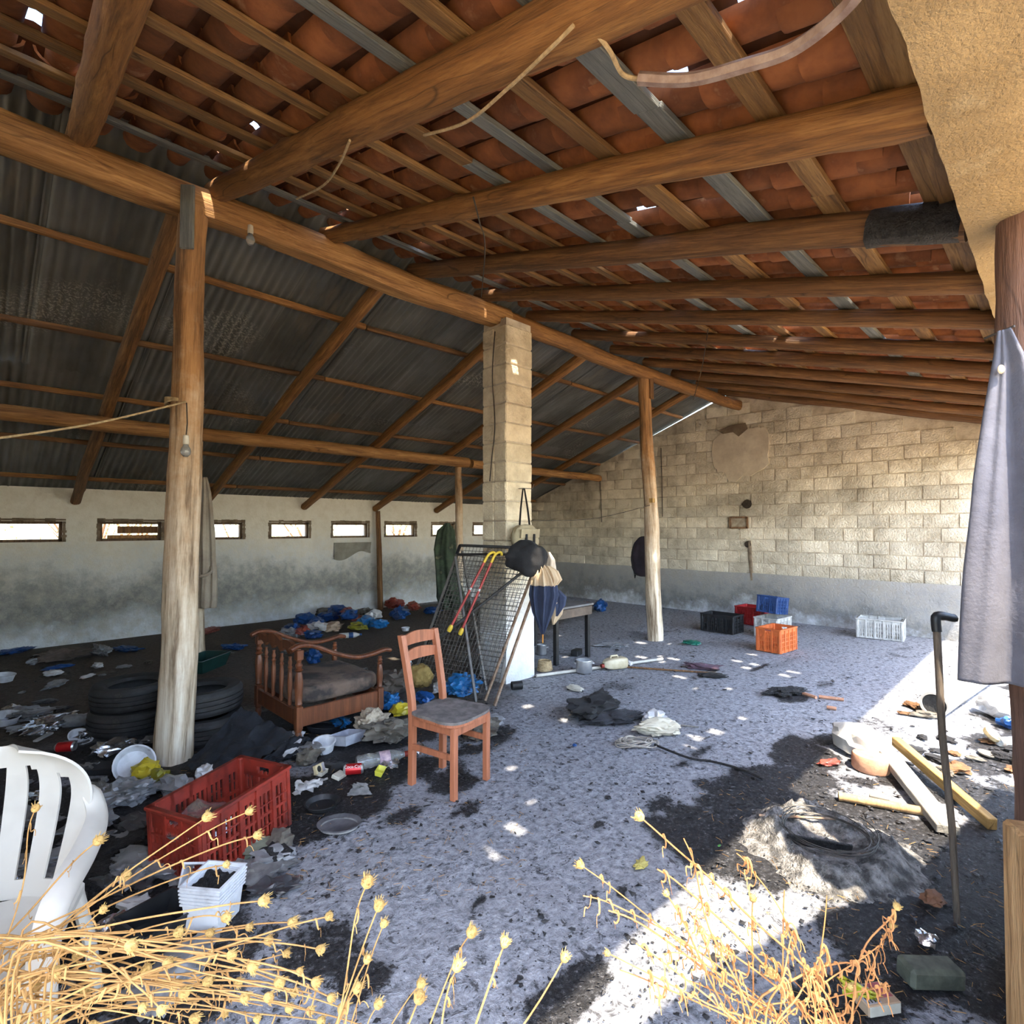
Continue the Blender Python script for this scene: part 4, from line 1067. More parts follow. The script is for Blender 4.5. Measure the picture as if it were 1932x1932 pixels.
for sx in (-1, 1):
    e = Vector((sx*.075, 0, .11)); t_ = hk-bagc+Vector((.01*sx,-.03,0))
    q = MB(); q.tube([e, e.lerp(t_, .5)+Vector((sx*.006,0,0)), t_], [.014,.013,.011], 6, flat=.25); q.build('shoulder_strap', BLKC, bag)
# black cap on the frame corner
cp = atD(992, 1052, 5.02)
cap = root('cap', cp, 0, 'dusty black cap hung on the corner of the bed frame', 'cap')
q = MB(); q.add([Vector((v.x*.18, v.y*.10, v.z*.15))*(1+.35*nz(v.x*1.3+4,v.y*1.3,v.z*1.3)) + Vector((.02*nz(v.x*3,v.y*3,v.z*3), 0, .02*nz(v.z*3,v.x*3))) for v in _ico[4][0]], _ico[4][1]); q.build('crown', BLKC, cap, smooth=True, angle=180, rot=(0,0,YAW-PI/2))
q = MB(); q.add([Vector((v.x*.10, v.y*.03, v.z*.05)) for v in _ico[3][0]], _ico[3][1]); q.build('visor', BLKC, cap, smooth=True, angle=180, loc=(.07,-.08,-.09), rot=(.3,.5,-.4))
# umbrella hanging point-down with an amber crook
ut = atD(1017, 1048, 5.0); ub = atD(1024, 1213, 5.0)
um = root('umbrella', (ub.x, ub.y, ub.z), YAW-PI/2, 'half folded navy and cream umbrella hanging point down by its amber handle', 'umbrella')
L = ut.z-ub.z
prof = [(.10*L,0,0,.012,.012),(.16*L,.0,0,.03,.03),(.35*L,.0,0,.088,.07),(.55*L,.008,0,.125,.09),(.66*L,.006,0,.115,.085)]
drape(prof, 8, .26, 64, 2, 5, 0).build('navy_panels', NAVY, um, smooth=True, angle=180)
prof = [(.655*L,.006,0,.113,.084),(.74*L,.0,0,.10,.07),(.82*L,-.004,0,.06,.05),(.9*L,-.02,0,.03,.03)]
drape(prof, 8, .24, 64, 2, 5, 0).build('cream_panels', CREAM, um, smooth=True, angle=180)
drape([(.30*L,.13,.02,.01,.01),(.42*L,.16,.02,.05,.02),(.52*L,.15,.02,.075,.03),(.6*L,.11,.02,.05,.03)], 4, .25, 40, 5, 4).build('loose_panel', NAVY, um, smooth=True, angle=180)
drape([(.20*L,.10,.04,.01,.01),(.32*L,.13,.04,.05,.02),(.46*L,.14,.04,.06,.03)], 4, .25, 40, 9, 4).build('lining', CREAM, um, smooth=True, angle=180)
drape([(.62*L,.09,.0,.02,.02),(.72*L,.12,.0,.055,.04),(.82*L,.09,.0,.05,.03),(.88*L,.05,0,.02,.02)], 4, .25, 40, 7, 4).build('cream_flap', CREAM, um, smooth=True, angle=180)
q = MB(); q.tube([(0,0,0),(0,0,.11*L)], .007, 8); q.build('ferrule', AMBER, um, smooth=True)
q = MB(); q.tube([(-.02,0,.85*L),(-.03,0,.93*L)]+[(-.03+.0, 0, .93*L) if False else (-.03-.035*(1-math.cos(a))*-1*0 - .032*(1-math.cos(a)), 0, .95*L+.036*math.sin(a)) for a in [PI*k/9 for k in range(0, 11)]], .011, 10); q.build('crook_handle', AMBER, um, smooth=True)
# light jacket beside the umbrella handle
jp = atD(1036, 1062, 5.08)
o = drape([(jp.z-.16,0,0,.03,.025),(jp.z-.06,.01,0,.055,.035),(jp.z+.03,.012,0,.04,.03),(jp.z+.10,-.01,0,.018,.018)], 3, .3, 32, 4, 5).build('rag', cloth('pale_rag', (.62,.52,.42), (.46,.37,.28)), loc=(jp.x, jp.y, 0), rot=(0,0,YAW-PI/2), smooth=True, angle=180); T(o, 'pale rag bunched beside the amber umbrella handle', 'rag')

# ------------------------------------------------------------------ steel table behind the pillar
tb = root('steel_table', (4.72, 4.05, 0), 0, 'low table with black steel legs behind the block pillar', 'table')
TX, TY, TH = .58, .86, .63
for x in (0, TX):
    for y in (0, TY):
        q = MB(); q.bbox((x,y,(TH-.02)/2), (.05,.05,TH-.02), .004); q.build('leg', BLKST, tb)
q = MB(); q.bbox((TX/2, TY/2, TH), (TX+.12, TY+.1, .025), .005); q.build('table_top', M('dusty_table_top', (.20,.20,.21), (.13,.125,.12), scale=5, rough=.6), tb)
for c, d in (((TX/2,-.03,TH-.07),(TX+.08,.02,.10)), ((TX/2,TY+.03,TH-.07),(TX+.08,.02,.10)), ((-.03,TY/2,TH-.07),(.02,TY,.10)), ((TX+.03,TY/2,TH-.07),(.02,TY,.10))):
    q = MB(); q.bbox(c, d, .003); q.build('apron', M('brown_apron', (.14,.105,.08), (.09,.065,.05), scale=9, rough=.6), tb)
def pot(name, p, r, h, label, th=.004):
    o = root(name, p, R.random()*6, label, 'pot')
    q = MB(); q.lathe([(.001,.004),(r*.92,.0),(r,.012),(r,h-.004),(r*1.04,h),(r*1.03,h+.003),(r-th,h),(r-th,.016),(r*.9,.008),(.001,.008)], 28, cap=False); q.build('body', ALU, o, smooth=True, angle=40)
    for s_ in (-1,1):
        q = MB(); q.tube([(s_*r,-.025,h*.75),(s_*(r+.02),-.02,h*.76),(s_*(r+.02),.02,h*.76),(s_*r,.025,h*.75)], .004, 6); q.build('handle', ALU, o, smooth=True)
    return o
pot('aluminium_pot', G(1022,1234,.005), .058, .115, 'small aluminium pot under the tip of the umbrella')
pot('aluminium_pot', G(1102,1268,.005), .085, .13, 'aluminium cooking pot with a blackened inside on the floor')
# jerrycan lying on its side
jc = root('jerrycan', G(1160,1262,0), 0, 'yellowed plastic jerrycan lying on its side beside the pot', 'jerrycan', rot=(0,0,-.35))
q = MB(); q.add([Vector((math.copysign(abs(v.x)**.35, v.x)*.15+.0*v.z, math.copysign(abs(v.y)**.5, v.y)*.07, math.copysign(abs(v.z)**.45, v.z)*.062+.064)) for v in _ico[4][0]], _ico[4][1])
q.v = [(x, y*(1-.5*max(0,-x/.15)**2), .064+(z-.064)*(1-.35*max(0,-x/.15)**2)) for x,y,z in q.v]
q.build('body', M('yellowed_plastic', (.56,.50,.36), (.42,.36,.24), scale=7, rough=.45, bump=.06, c3=(.24,.20,.13)), jc, smooth=True, angle=180)
q = MB(); q.lathe([(.022,0),(.022,.03),(.019,.034)], 14, Matrix.Translation((-.145,0,.05)) @ Matrix.Rotation(-PI/2,4,'Y')); q.build('cap', REDP, jc, smooth=True)
q = MB(); q.tube([(-.06,0,.12),(-.05,0,.145),(.03,0,.145),(.04,0,.12)], .011, 8); q.build('handle', _mc['yellowed_plastic'], jc, smooth=True)
crumple('plastic_cup', G(1186,1255,0), (.10,.08,.06), BAGW, 8, label='crushed white cup beside the jerrycan', cat='cup')
p0, p1 = G(1012,1275,.02), G(1250,1243,.02)
q = MB(); q.tube([p0, p0.lerp(p1,.45), p1], .016, 10); o = q.build('white_pipe', M('white_pvc', (.55,.53,.48), (.42,.40,.36), scale=9), smooth=True); T(o, 'long pale pipe lying on the floor beside the pillar foot', 'pipe')
q = MB(); c = G(1028,1265,.0)
for k in range(7): q.tube([c+Vector((.085*math.cos(a)*(1-.06*k), .07*math.sin(a), .012+.015*k)) for a in [2*PI*i/20 for i in range(20)]], .010, 6, closed=True)
o = q.build('rope_coil', ROPE, smooth=True); T(o, 'coil of brown rope at the foot of the pillar', 'rope')
crumple('cardboard_scrap', G(1085,1300,0), (.22,.14,.03), PAPER, 21, label='flattened scrap in the burnt patch by the pot', cat='scrap')
mu = root('tin_mug', G(975,1293,.04), 0, 'dark tin mug tipped over in front of the pillar', 'mug', rot=(0, PI/2, -.5))
q = MB(); q.lathe([(.001,-.05),(.04,-.05),(.042,.05),(.037,.05),(.036,-.044),(.001,-.044)], 18, cap=False); q.build('body', BLKST, mu, smooth=True)
q = MB(); q.tube([(0,.04,.03),(0,.068,.02),(0,.066,-.02),(0,.04,-.03)], .005, 6); q.build('handle', BLKST, mu, smooth=True)

# ------------------------------------------------------------------ things hung on the posts
o = drape([(2.12,0,0,.02,.02),(1.95,.01,0,.05,.03),(1.5,.02,0,.09,.05),(1.12,.03,0,.105,.055),(1.0,.03,0,.115,.06),(.72,.02,0,.13,.06),(.64,.02,0,.12,.055)], 6, .24, 56, 3, 5, .3)
tr_ = root('trousers', (1.90, 6.96, 0), YAW-PI/2, 'beige trousers hanging on the slim pole behind the near pole', 'trousers')
o.build('legs', BEIGE, tr_, smooth=True, angle=180, loc=(.06,-.06,0))
q = MB(); q.tube([(.07+.105*math.cos(a), -.11+.05*math.sin(a), 1.06+.055*math.sin(a)) for a in [2*PI*k/28 for k in range(28)]], .018, 8, closed=True); q.build('gathered_waistband', BEIGE, tr_, smooth=True)
bp = atY(1216, 1050, 4.22); bpk = root('backpack', bp, YAW-PI/2, 'black backpack hanging behind the far wooden pole', 'backpack')
q = MB(); q.add([Vector((math.copysign(abs(v.x)**.7, v.x)*.19*(1-.25*max(0,v.z)), v.y*.10, math.copysign(abs(v.z)**.8, v.z)*.29)) + Vector((.02*nz(v.x*3,v.y*3,v.z*3),0,0)) for v in _ico[4][0]], _ico[4][1]); q.build('sack', cloth('black_purple_cloth', (.03,.022,.035), (.018,.014,.02)), bpk, smooth=True, angle=180, loc=(0,.02,0))
for sx in (-1,1):
    q = MB(); q.tube([(sx*.15,-.02,.18),(sx*.20,-.06,0),(sx*.15,-.05,-.30),(sx*.12,0,-.22)], .016, 6, flat=.4); q.build('shoulder_strap', BLKC, bpk, smooth=True)
q = MB(); pp_ = atY(1228, 944, 3.9); q.bbox((pp_.x+.03, pp_.y, pp_.z), (.07,.06,.06), .006); o = q.build('wooden_peg', YPL); T(o, 'small wooden peg nailed to the far pole', 'peg')
gc = atY(838, 1050, 6.9)
o = drape([(1.62,0,0,.03,.02),(1.5,-.03,0,.13,.035),(1.2,-.05,0,.17,.05),(.85,-.03,0,.16,.05),(.45,.05,0,.22,.07),(.25,.08,0,.18,.06)], 5, .25, 56, 6, 5).build('blanket', CAMO, loc=(gc.x+.05, gc.y-.02, 0), rot=(0,0,YAW-PI/2), smooth=True, angle=180); T(o, 'dark green camouflage blanket hanging behind the bed frame', 'blanket')
# net rag under the fifth window
a_ = atY(630, 1022, YW-.04); b2 = atY(700, 1022, YW-.04)
q = MB(); q.grid(lambda u, t: (a_.x+(b2.x-a_.x)*u, YW-.045-.02*math.sin(u*9+t*3), a_.z-.02-(.30-.12*u+.05*math.sin(u*7))*t), 24, 10)
o = q.build('net_curtain', cloth('grey_net', (.34,.33,.29), (.24,.23,.20)), smooth=True, angle=180); T(o, 'torn grey net curtain hanging below a small window', 'curtain')
# long grey coat on the door post
cx = atD(1891, 950, 1.85)
ct = root('coat', (cx.x, cx.y, 0), YAW-PI/2-.1, 'long grey blue coat hung from a nail on the door post', 'coat')
prof = [(2.22,.02,0,.018,.018),(2.12,.03,0,.04,.04),(1.95,.05,0,.085,.055),(1.70,.08,0,.145,.06),(1.40,.11,0,.20,.065),(1.12,.125,0,.235,.07),(1.03,.13,0,.245,.072)]
q = drape(prof, 4, .30, 80, 1.2, 8, .12); q.v = [(x, y, z-(.13*max(0,(x-.0))*(1.15-z)/.13 if z < 1.15 else 0)) for x,y,z in q.v]
q.build('body', COATM, ct, smooth=True, angle=180)
slv = drape([(2.0,.14,-.05,.03,.03),(1.75,.20,-.055,.05,.04),(1.35,.24,-.06,.055,.045),(1.2,.24,-.06,.052,.045)], 4, .2, 40, 3, 6, .1).build('sleeve', COATM, ct, smooth=True, angle=180)
q = MB(); q.bbox((.24,-.06,1.22), (.115,.10,.05), .015); q.build('cuff', COATM, slv)
q = MB(); q.tube([(0,.06,2.215),(.03,-.03,2.225)], .004, 6); o = q.build('nail', WIRE, ct)
q = MB(); q.add([Vector((v.x*.012,v.y*.005,v.z*.016)) for v in _ico[2][0]], _ico[2][1]); q.build('collar_tab', CREAM, ct, loc=(-.015,-.03,2.08), smooth=True)

# ------------------------------------------------------------------ lamps, wires, ropes, hose
def wire(name, pts, r, mat, label, cat, n=8, seg=6):
    q = MB(); q.tube(bent(pts, n), r, seg); o = q.build(name, mat, smooth=True); T(o, label, cat); return o
def lamp(top, bulb_z, label):
    r = root('light_bulb', (top.x, top.y, bulb_z), 0, label, 'light bulb')
    q = MB(); q.tube([(0,0,.045),(.006,0,(top.z-bulb_z)*.5),(0,0,top.z-bulb_z)], .004, 6); q.build('flex', WIRE, r)
    q = MB(); q.lathe([(.008,.06),(.017,.055),(.019,.03),(.019,0),(.016,-.003)][::-1], 14); sck = q.build('socket', M('bakelite_white', (.62,.58,.50), (.5,.46,.38), scale=9, rough=.4), r, smooth=True)
    q = MB(); q.lathe([(.001,-.085),(.014,-.082),(.027,-.066),(.031,-.048),(.027,-.03),(.017,-.012),(.014,0)], 16, cap=False); q.build('glass_bulb', GLASSC, sck, smooth=True)
t_ = atY(473, 398, YR-.14); lamp(Vector((t_.x, t_.y, 3.66)), atY(471, 448, YR-.14).z+.03, 'bare bulb hanging on a flex from the ridge beam')
t_ = atY(352, 760, 4.02); lamp(Vector((t_.x, 4.02, t_.z)), atY(352, 838, 4.02).z, 'clear bulb in a white socket hanging on the near pole')
pz = atY(345, 757, 4.05).z
q = MB()
for k in range(3): q.tube([(1.02+.112*math.cos(a), 4.17+.112*math.sin(a), pz+.012*k+.008*math.sin(a*2+k)) for a in [2*PI*i/20 for i in range(20)]], .007, 6, closed=True)
o = q.build('rope_lashing', ROPE, smooth=True); T(o, 'rope wound around the near pole', 'rope')
e_ = atY(-120, 842, 3.4); wire('clothes_line', [Vector((1.0,4.05,pz)), Vector((1.0,4.05,pz)).lerp(e_,.5)-Vector((0,0,.03)), e_], .006, ROPE, 'rope line running from the near pole out of the picture', 'rope')
P = lambda px, py, d: atD(px, py, d)
def under(px, py, dz=.16):
    r_ = ray(px, py); d = 1.6
    for _ in range(14):
        q_ = EYE+r_*d; d *= max(.3, (ztile(q_.y)-dz-EYE.z)/max(.05, q_.z-EYE.z))
    return EYE+r_*d
wire('vine', [under(1082,48,.20), under(1040,90,.22), under(960,165,.22), under(880,230,.2), under(800,255,.15)], .006, ROPE, 'thin dry vine looping under the roof beside the second log', 'vine')
wire('vine', [under(1115,50,.18), under(1150,95,.2), under(1175,140,.2), under(1215,150,.2)], .007, ROPE, 'short curl of dry vine at the end of the hose', 'vine')
wire('hose', [under(1205,148,.2), under(1300,150,.21), under(1400,125,.21), under(1500,90,.2), under(1600,10,.19), under(1640,-60,.18)], .018, M('faded_hose', (.34,.26,.23), (.22,.15,.13), scale=20, rough=.5, bump=.1), 'faded brown hose sagging under the clay tiles', 'hose')
wire('vine', [under(660,265,.2), under(640,310,.2), under(610,350,.2), under(560,375,.18)], .006, ROPE, 'thin dry vine dangling behind the second log rafter', 'vine')
wire('electric_wire', [under(893,372,.26), under(905,420,.3), under(915,470,.35), P(908,560,4.9)], .004, WIRE, 'thin dark wire dangling in front of the block pillar top', 'wire')
wire('electric_wire', [(PX0-.035,4.05,3.55),(PX0-.04,4.08,3.1),(PX0-.035,4.05,2.6),(PX0-.03,4.1,2.25),(PX0-.04,4.12,2.02)], .006, WIRE, 'rusty wire running down the shaded face of the pillar', 'wire')
wire('electric_wire', [(4.24,3.98,1.62),(5.4,4.0,1.66),(6.66,3.98,1.86)], .004, WIRE, 'thin wire strung from the pillar to the far pole', 'wire')
for px, y0_, y1_, lab in ((1132,905,985,'short wire hanging from the purlin end on the gable wall'), (1247,845,975,'thin cable hanging down the gable wall behind the far pole')):
    wire('electric_wire', [atX(px,y0_,XG-.03), atX(px+2,(y0_+y1_)/2,XG-.03), atX(px+3,y1_,XG-.03)], .008, WIRE, lab, 'wire')
wire('electric_wire', [under(1336,620,.05), P(1325,690,6.0), P(1308,755,6.0)], .004, WIRE, 'loose dark wire dangling under the far tile roof', 'wire')

# ------------------------------------------------------------------ right-hand foreground
st_b = G(1806,1742); st_t = atD(1766, 1165, st_b.dot(FWD)+.12)
stick = root('walking_stick', st_b, 0, 'tall wooden walking stick with a black handle propped beside the coat', 'walking stick')
dv = st_t-st_b; q = MB(); q.tube([dv*0, dv*.3+RGT*.006, dv*.6-RGT*.008, dv*.97], [.011,.0125,.0135,.014], 12); q.build('shaft', woodmat('stick_wood', (.20,.15,.11), (.11,.085,.065), rnd=0), stick, smooth=True)
q = MB(); q.tube(bent([dv*.95, dv*1.0, dv*1.0+RGT*.03+Vector((0,0,.006)), dv*1.0+RGT*.07+Vector((0,0,-.002)), dv*1.0+RGT*.085+Vector((0,0,.0))], 4), [.018]*4+[.019]*5+[.017]*6+[.014,.012], 12); q.build('handle', BLACKP, stick, smooth=True)
def plank(name, p0, p1, w, h, mat, label, parent_tip=None, roll=0):
    p0, p1 = Vector(p0), Vector(p1); L = (p1-p0).length
    q = MB(); q.bbox((0,0,L/2), (w, h, L), .004); q.v = [(x+.006*nz(z*4, x*9), y+.004*nz(z*5, y*9, 4), z) for x,y,z in q.v]
    o = q.build(name, mat, mw=frame(p0, p1) @ Matrix.Rotation(roll, 4, 'Z')); T(o, label, 'plank'); return o
plank('plank', G(1655,1398,.075), G(1790,1565,.03), .105, .045, GREYPL, 'weathered grey plank lying across the sun patch')
plank('plank', G(1690,1398,.10), G(1872,1556,.03), .05, .06, YPL, 'long batten with a fresh yellow edge lying beyond the grey plank')
plank('plank', G(1680,1510,.02), G(1640,1500,.02), .03, .02, GREYPL, 'splinter of wood beside the bamboo cane')
r = root('bamboo_cane', G(1582,1502,.022), 0, 'cut bamboo cane lying on the ash', 'bamboo'); bb = G(1750,1532,.022)-G(1582,1502,.022)
q = MB(); q.tube([bb*k/12 for k in range(13)], [.022 if k % 4 else .0245 for k in range(13)], 12); q.build('culm', BAMB, r, smooth=True)
q = MB(); q.lathe([(.004,-.002),(.013,-.002),(.0135,.0)], 10, frame((0,0,0), bb)); q.build('hollow_end', M('bamboo_hollow', (.12,.07,.03)), r)
# terracotta disc
q = MB(); q.lathe([(.098,0),(.105,.012),(.106,.085),(.100,.095),(.001,.097)], 32); o = q.build('terracotta_disc', TERRA, loc=G(1662,1466,.0)+FWD*.1, rot=(.04,.05,0), smooth=True); T(o, 'round terracotta drum standing in front of the white lump', 'terracotta drum')
o = crumple('plaster_lump', G(1640,1432,0)+FWD*.12, (.42,.30,.20), M('white_plaster', (.56,.55,.52), (.40,.39,.36), scale=6, rough=.9, bump=.3), 31, rz=.7, rough=.22, freq=1.1, label='big white plaster lump behind the terracotta drum', cat='rubble')
# fibre-cement pipe
pa, pb = G(1762,1330,.10), G(1868,1262,.10)
r = root('cement_pipe', pa, 0, 'fat pale cement pipe lying on the floor beyond the walking stick', 'pipe'); v_ = pb-pa
q = MB(); Lp = v_.length; q.lathe([(.085,0),(.10,0),(.10,Lp),(.085,Lp),(.085,0)], 26, frame((0,0,0), v_), cap=False); q.build('tube_wall', M('fibre_cement', (.42,.40,.37), (.30,.285,.26), scale=6, rough=.95, bump=.3), r, smooth=True)
q = MB(); q.lathe([(.001,.02),(.084,.02)], 26, frame((0,0,0), v_), cap=False); q.build('black_plug', CHAR, r)  # black disc closing the pipe just inside its near end
crumple('plastic_sack', G(1885,1352,0), (.34,.26,.20), BAGW, 41, label='white plastic sack in the sun beside the door post', cat='sack', rough=.3)
q = MB(); q.lathe([(.05,0),(.055,.005),(.055,.03),(.048,.034),(.001,.03)], 20); o = q.build('jar_lid', M('straw_lid', (.44,.35,.20), (.30,.23,.12), scale=20), loc=G(1868,1388,.06), rot=(.7,-.2,0), smooth=True); T(o, 'round straw coloured lid leaning in the rubbish by the post', 'lid')
bl = root('water_bottle', G(1885,1400,.035), 0, 'clear plastic bottle with a blue cap in the rubbish by the post', 'bottle', rot=(PI/2,0,.9))
BPROF = [(.001,0),(.030,.0),(.034,.01),(.034,.07),(.031,.08),(.034,.09),(.034,.15),(.030,.175),(.016,.205),(.012,.215),(.012,.225)]
q = MB(); q.lathe(BPROF, 18, cap=False); q.build('body', GLASSC, bl, smooth=True); q = MB(); q.lathe([(.014,.218),(.015,.235),(.013,.238)], 14); q.build('cap', BAGC, bl, smooth=True)
crumple('plastic_bag', G(1905,1375,0), (.16,.12,.10), BAGB, 43, label='dark blue plastic bag in the rubbish by the post', cat='bag')
q = MB(); q.lathe([(.001,.004),(.05,.0),(.062,.004),(.066,.014),(.060,.014),(.05,.008),(.001,.008)], 24, cap=False, sx=1.0, sy=.6); o = q.build('oval_dish', M('pale_dish', (.5,.44,.34), (.36,.31,.24), scale=14), loc=G(1862,1424,.006), rot=(0,0,.6), smooth=True); T(o, 'small oval dish lying on the dark ground by the post', 'dish')
# charred ring of tyre wire on an ash mound
ac_ = G(1560,1600)
def mound(c, rx, ry, h, name, mat, label, seed, n=44, rz=0.0, ring=False):
    q = MB(); V = [(0,0,h*.8)]; F = []; rings = 12
    for j in range(1, rings+1):
        t = j/rings
        for k in range(n*2):
            a = PI*k/n; e = 1+.16*nz(math.cos(a)*1.5+seed, math.sin(a)*1.5, 2)+t*.22*fb(math.cos(a)*5+seed, math.sin(a)*5, 4)
            x, y = rx*t*e*math.cos(a), ry*t*e*math.sin(a)
            V.append((x, y, (h*((1-t**1.6) if not ring else (.25+1.3*math.exp(-((t-.62)/.2)**2))*(1-t**6)))*(.7+.7*fb(x*6+seed, y*6, 3)+.2*fb(x*25,y*25,seed)) - .006*t + .03*h*t*0))
    m_ = n*2
    for k in range(m_): F.append((0, 1+k, 1+(k+1)%m_))
    for j in range(rings-1):
        for k in range(m_): a = 1+j*m_+k; b_ = 1+j*m_+(k+1)%m_; F.append((a, a+m_, b_+m_, b_))
    q.add(V, F); o = q.build(name, mat, loc=(c.x, c.y, .0), rot=(0,0,rz), smooth=True, angle=180); T(o, label, 'ash', kind='stuff'); return o
ASHM = M('pale_ash', (.08,.077,.075), (.26,.25,.24), scale=16, rough=1, bump=1.0, bscale=60, bd=.03, c3=(.42,.41,.40), lo=.40, hi=.56)
SOOTM = M('loose_soot', (.008,.008,.010), (.02,.02,.023), scale=16, rough=.9, bump=1.0, bscale=50, bd=.03, c3=(.17,.17,.19), lo=.45, hi=.63)
mound(ac_, .40, .40, .07, 'ash_mound', ASHM, 'ring shaped heap of grey ash left by a burnt tyre', 4, rz=YAW, ring=True)
q = MB(); c = Vector((ac_.x, ac_.y, .05))
for k in range(7):
    rr_ = R.uniform(.17,.21); zc = R.uniform(.0,.05); tl = R.uniform(-.1,.1)
    off_ = Vector((R.uniform(-.02,.02), R.uniform(-.02,.02), 0)); a0 = R.random()*6; ext = R.uniform(3.0,6.2)
    q.tube([c+off_+Vector((rr_*math.cos(a0+ext*i/22), rr_*math.sin(a0+ext*i/22), zc+tl*.1*math.sin(ext*i/22*1.3))) for i in range(23)], .0026, 4)
o = q.build('burnt_tyre_wire', M('burnt_steel', (.10,.09,.08), (.05,.045,.04), scale=20, rough=.6, metal=.3)); T(o, 'ring of burnt tyre wire lying on the ash heap', 'wire', kind='stuff')
q = MB(); q.bbox((0,0,0), (.28,.012,.05), .002); o = q.build('charred_board', CHAR, loc=G(1545,1592,.05), rot=(.3,.05,YAW-PI/2-.25)); T(o, 'charred board inside the ring of burnt wire', 'board')
q = MB(); q.tube([G(1432,1538,.06), G(1580,1545,.06)], .006, 6); o = q.build('scorched_rod', RUSTB); T(o, 'thin scorched rod across the ring of burnt wire', 'rod')
crumple('foil_ball', G(1748,1785,0), (.075,.07,.055), FOIL, 51, label='crumpled ball of foil on the dark ground in front', cat='foil', rough=.4)
q = MB(); q.bbox((0,0,.035), (.19,.085,.07), .012); o = q.build('burnt_brick', M('scorched_brick', (.09,.10,.075), (.04,.045,.035), scale=14, rough=.7), loc=G(1755,1855,0), rot=(0,.06,-.75)); T(o, 'scorched greenish brick on the dark ground in front', 'brick')
cr_ = root('carton', G(1650,1895,.0), 0, 'printed carton lying flat beside the dry weeds', 'carton', rot=(0,0,-.62))
q = MB(); q.bbox((0,0,.018), (.12,.085,.035), .003); cbx = q.build('box', M('carton_brown', (.42,.30,.20), (.34,.23,.15), scale=9), cr_)
q = MB(); q.box((-.03,0,.0365), (.05,.07,.002)); q.build('grey_print', M('print_grey', (.36,.35,.38)), cbx)
q = MB()
for i in range(4): q.box((-.048+.012*i,0,.0380), (.004,.066,.001))
q.build('black_stripes', M('print_black', (.02,.02,.02)), cbx)
q = MB(); q.box((.025,.008,.0365), (.05,.055,.002)); q.build('red_print', M('print_red', (.36,.10,.11)), cbx)
q = MB(); q.box((0,-.0435,.018), (.11,.002,.03)); q.build('white_front', PAPER, cbx)
patch('yellow_wrapper', (G(1590,1880,.02), G(1655,1900,.02), G(1650,1875,.05), G(1585,1845,.06)), plast('yellow_green_film', (.45,.42,.02), (.36,.34,.02)), 4, .01, 10, 8, label='yellow wrapper curled behind the printed carton', cat='wrapper')
crumple('dry_leaf', G(1210,1636,0), (.075,.05,.03), M('pale_leaf', (.46,.40,.12), (.34,.28,.08)), 61, label='pale yellow crumpled leaf on the grey floor', cat='leaf', rough=.6)
q = MB(); q.add([Vector((v.x*.012,v.y*.006,v.z*.003+.012)) for v in _ico[2][0]], _ico[2][1]); o = q.build('green_leaf', M('fresh_leaf', (.06,.22,.04)), loc=G(1357,1600,.03), smooth=True); T(o, 'tiny fresh green leaf on the black soot', 'leaf')
crumple('brown_leaf', G(1760,1705,0), (.10,.08,.05), M('brown_leaf', (.22,.10,.05), (.14,.06,.03)), 63, label='curled brown leaf at the foot of the walking stick', cat='leaf', rough=.5)
# squared door stop timber of pale orange-brown wood at the edge
tp = atD(1950, 1400, 1.45); q = MB(); q.bbox((0,0,.375), (.12,.10,.75), .01)
q.v = [(x+.008*nz(z*4,x*5), y+.006*nz(z*4,y*5,3), z) for x,y,z in q.v]
o = q.build('short_post', woodmat('short_post_wood', (.58,.36,.17), (.40,.22,.09), rnd=0), loc=(tp.x+.0, tp.y+.0, 0), rot=(0,0,.5)); T(o, 'short squared timber standing at the edge of the opening', 'post')

# ------------------------------------------------------------------ middle of the floor
crumple('burnt_garment', G(1120,1345,0), (.62,.36,.14), BLKC, 71, rz=.2, rough=.5, sub=4, label='burnt black garment heaped on the floor', cat='garment')
crumple('burnt_garment', G(1165,1362,0), (.42,.22,.08), cloth('charcoal_knit', (.035,.037,.045), (.015,.016,.02)), 72, rz=-.4, rough=.5, sub=4, label='charred sleeve beside the burnt garment', cat='garment')
crumple('paper_sack', G(1243,1385,0), (.34,.16,.12), M('cream_sack', (.62,.58,.46), (.46,.42,.33), scale=8, rough=.8, bump=.2), 73, rz=-.75, rough=.35, sub=4, label='torn cream paper sack on the grey floor', cat='sack')
crumple('paper_sack', G(1235,1363,0), (.24,.16,.10), BAGW, 74, rz=.1, rough=.4, label='crumpled white packet behind the torn paper sack', cat='packet')
q = MB(); c = G(1200,1403,.012)
for k in range(9):
    rr_ = .15-.008*k; q.tube([c+FWD*(.5*rr_*math.sin(a))+RGT*(rr_*math.cos(a)+.02*math.sin(k*2))+Vector((0,0,.004*k+.01*math.sin(3*a+k))) for a in [2*PI*i/26 for i in range(26)]], .004, 5, closed=True)
o = q.build('wire_coil', M('pale_wire', (.40,.37,.32), (.26,.23,.2), scale=30, rough=.6)); T(o, 'loose coil of pale wire in front of the paper sack', 'wire')
wire('burnt_cable', [G(1235,1405,.01), G(1300,1430,.02), G(1345,1437,.02), G(1400,1452,.02), G(1440,1470,.02)], .008, CHAR, 'burnt cable trailing from the wire coil to the soot', 'cable')
wire('thin_stick', [G(1285,1368,.01), G(1318,1372,.01)], .006, GREYPL, 'thin stick lying alone on the grey floor', 'stick')
wire('thin_stick', [G(1175,1258,.012), G(1350,1270,.012)], .010, LOGD, 'long dark stick lying beyond the jerrycan', 'stick')
crumple('purple_rag', G(1325,1262,0), (.36,.18,.07), cloth('purple_rag', (.12,.07,.10), (.05,.03,.045)), 75, rough=.5, label='purple and black rag on the floor beyond the jerrycan', cat='rag')
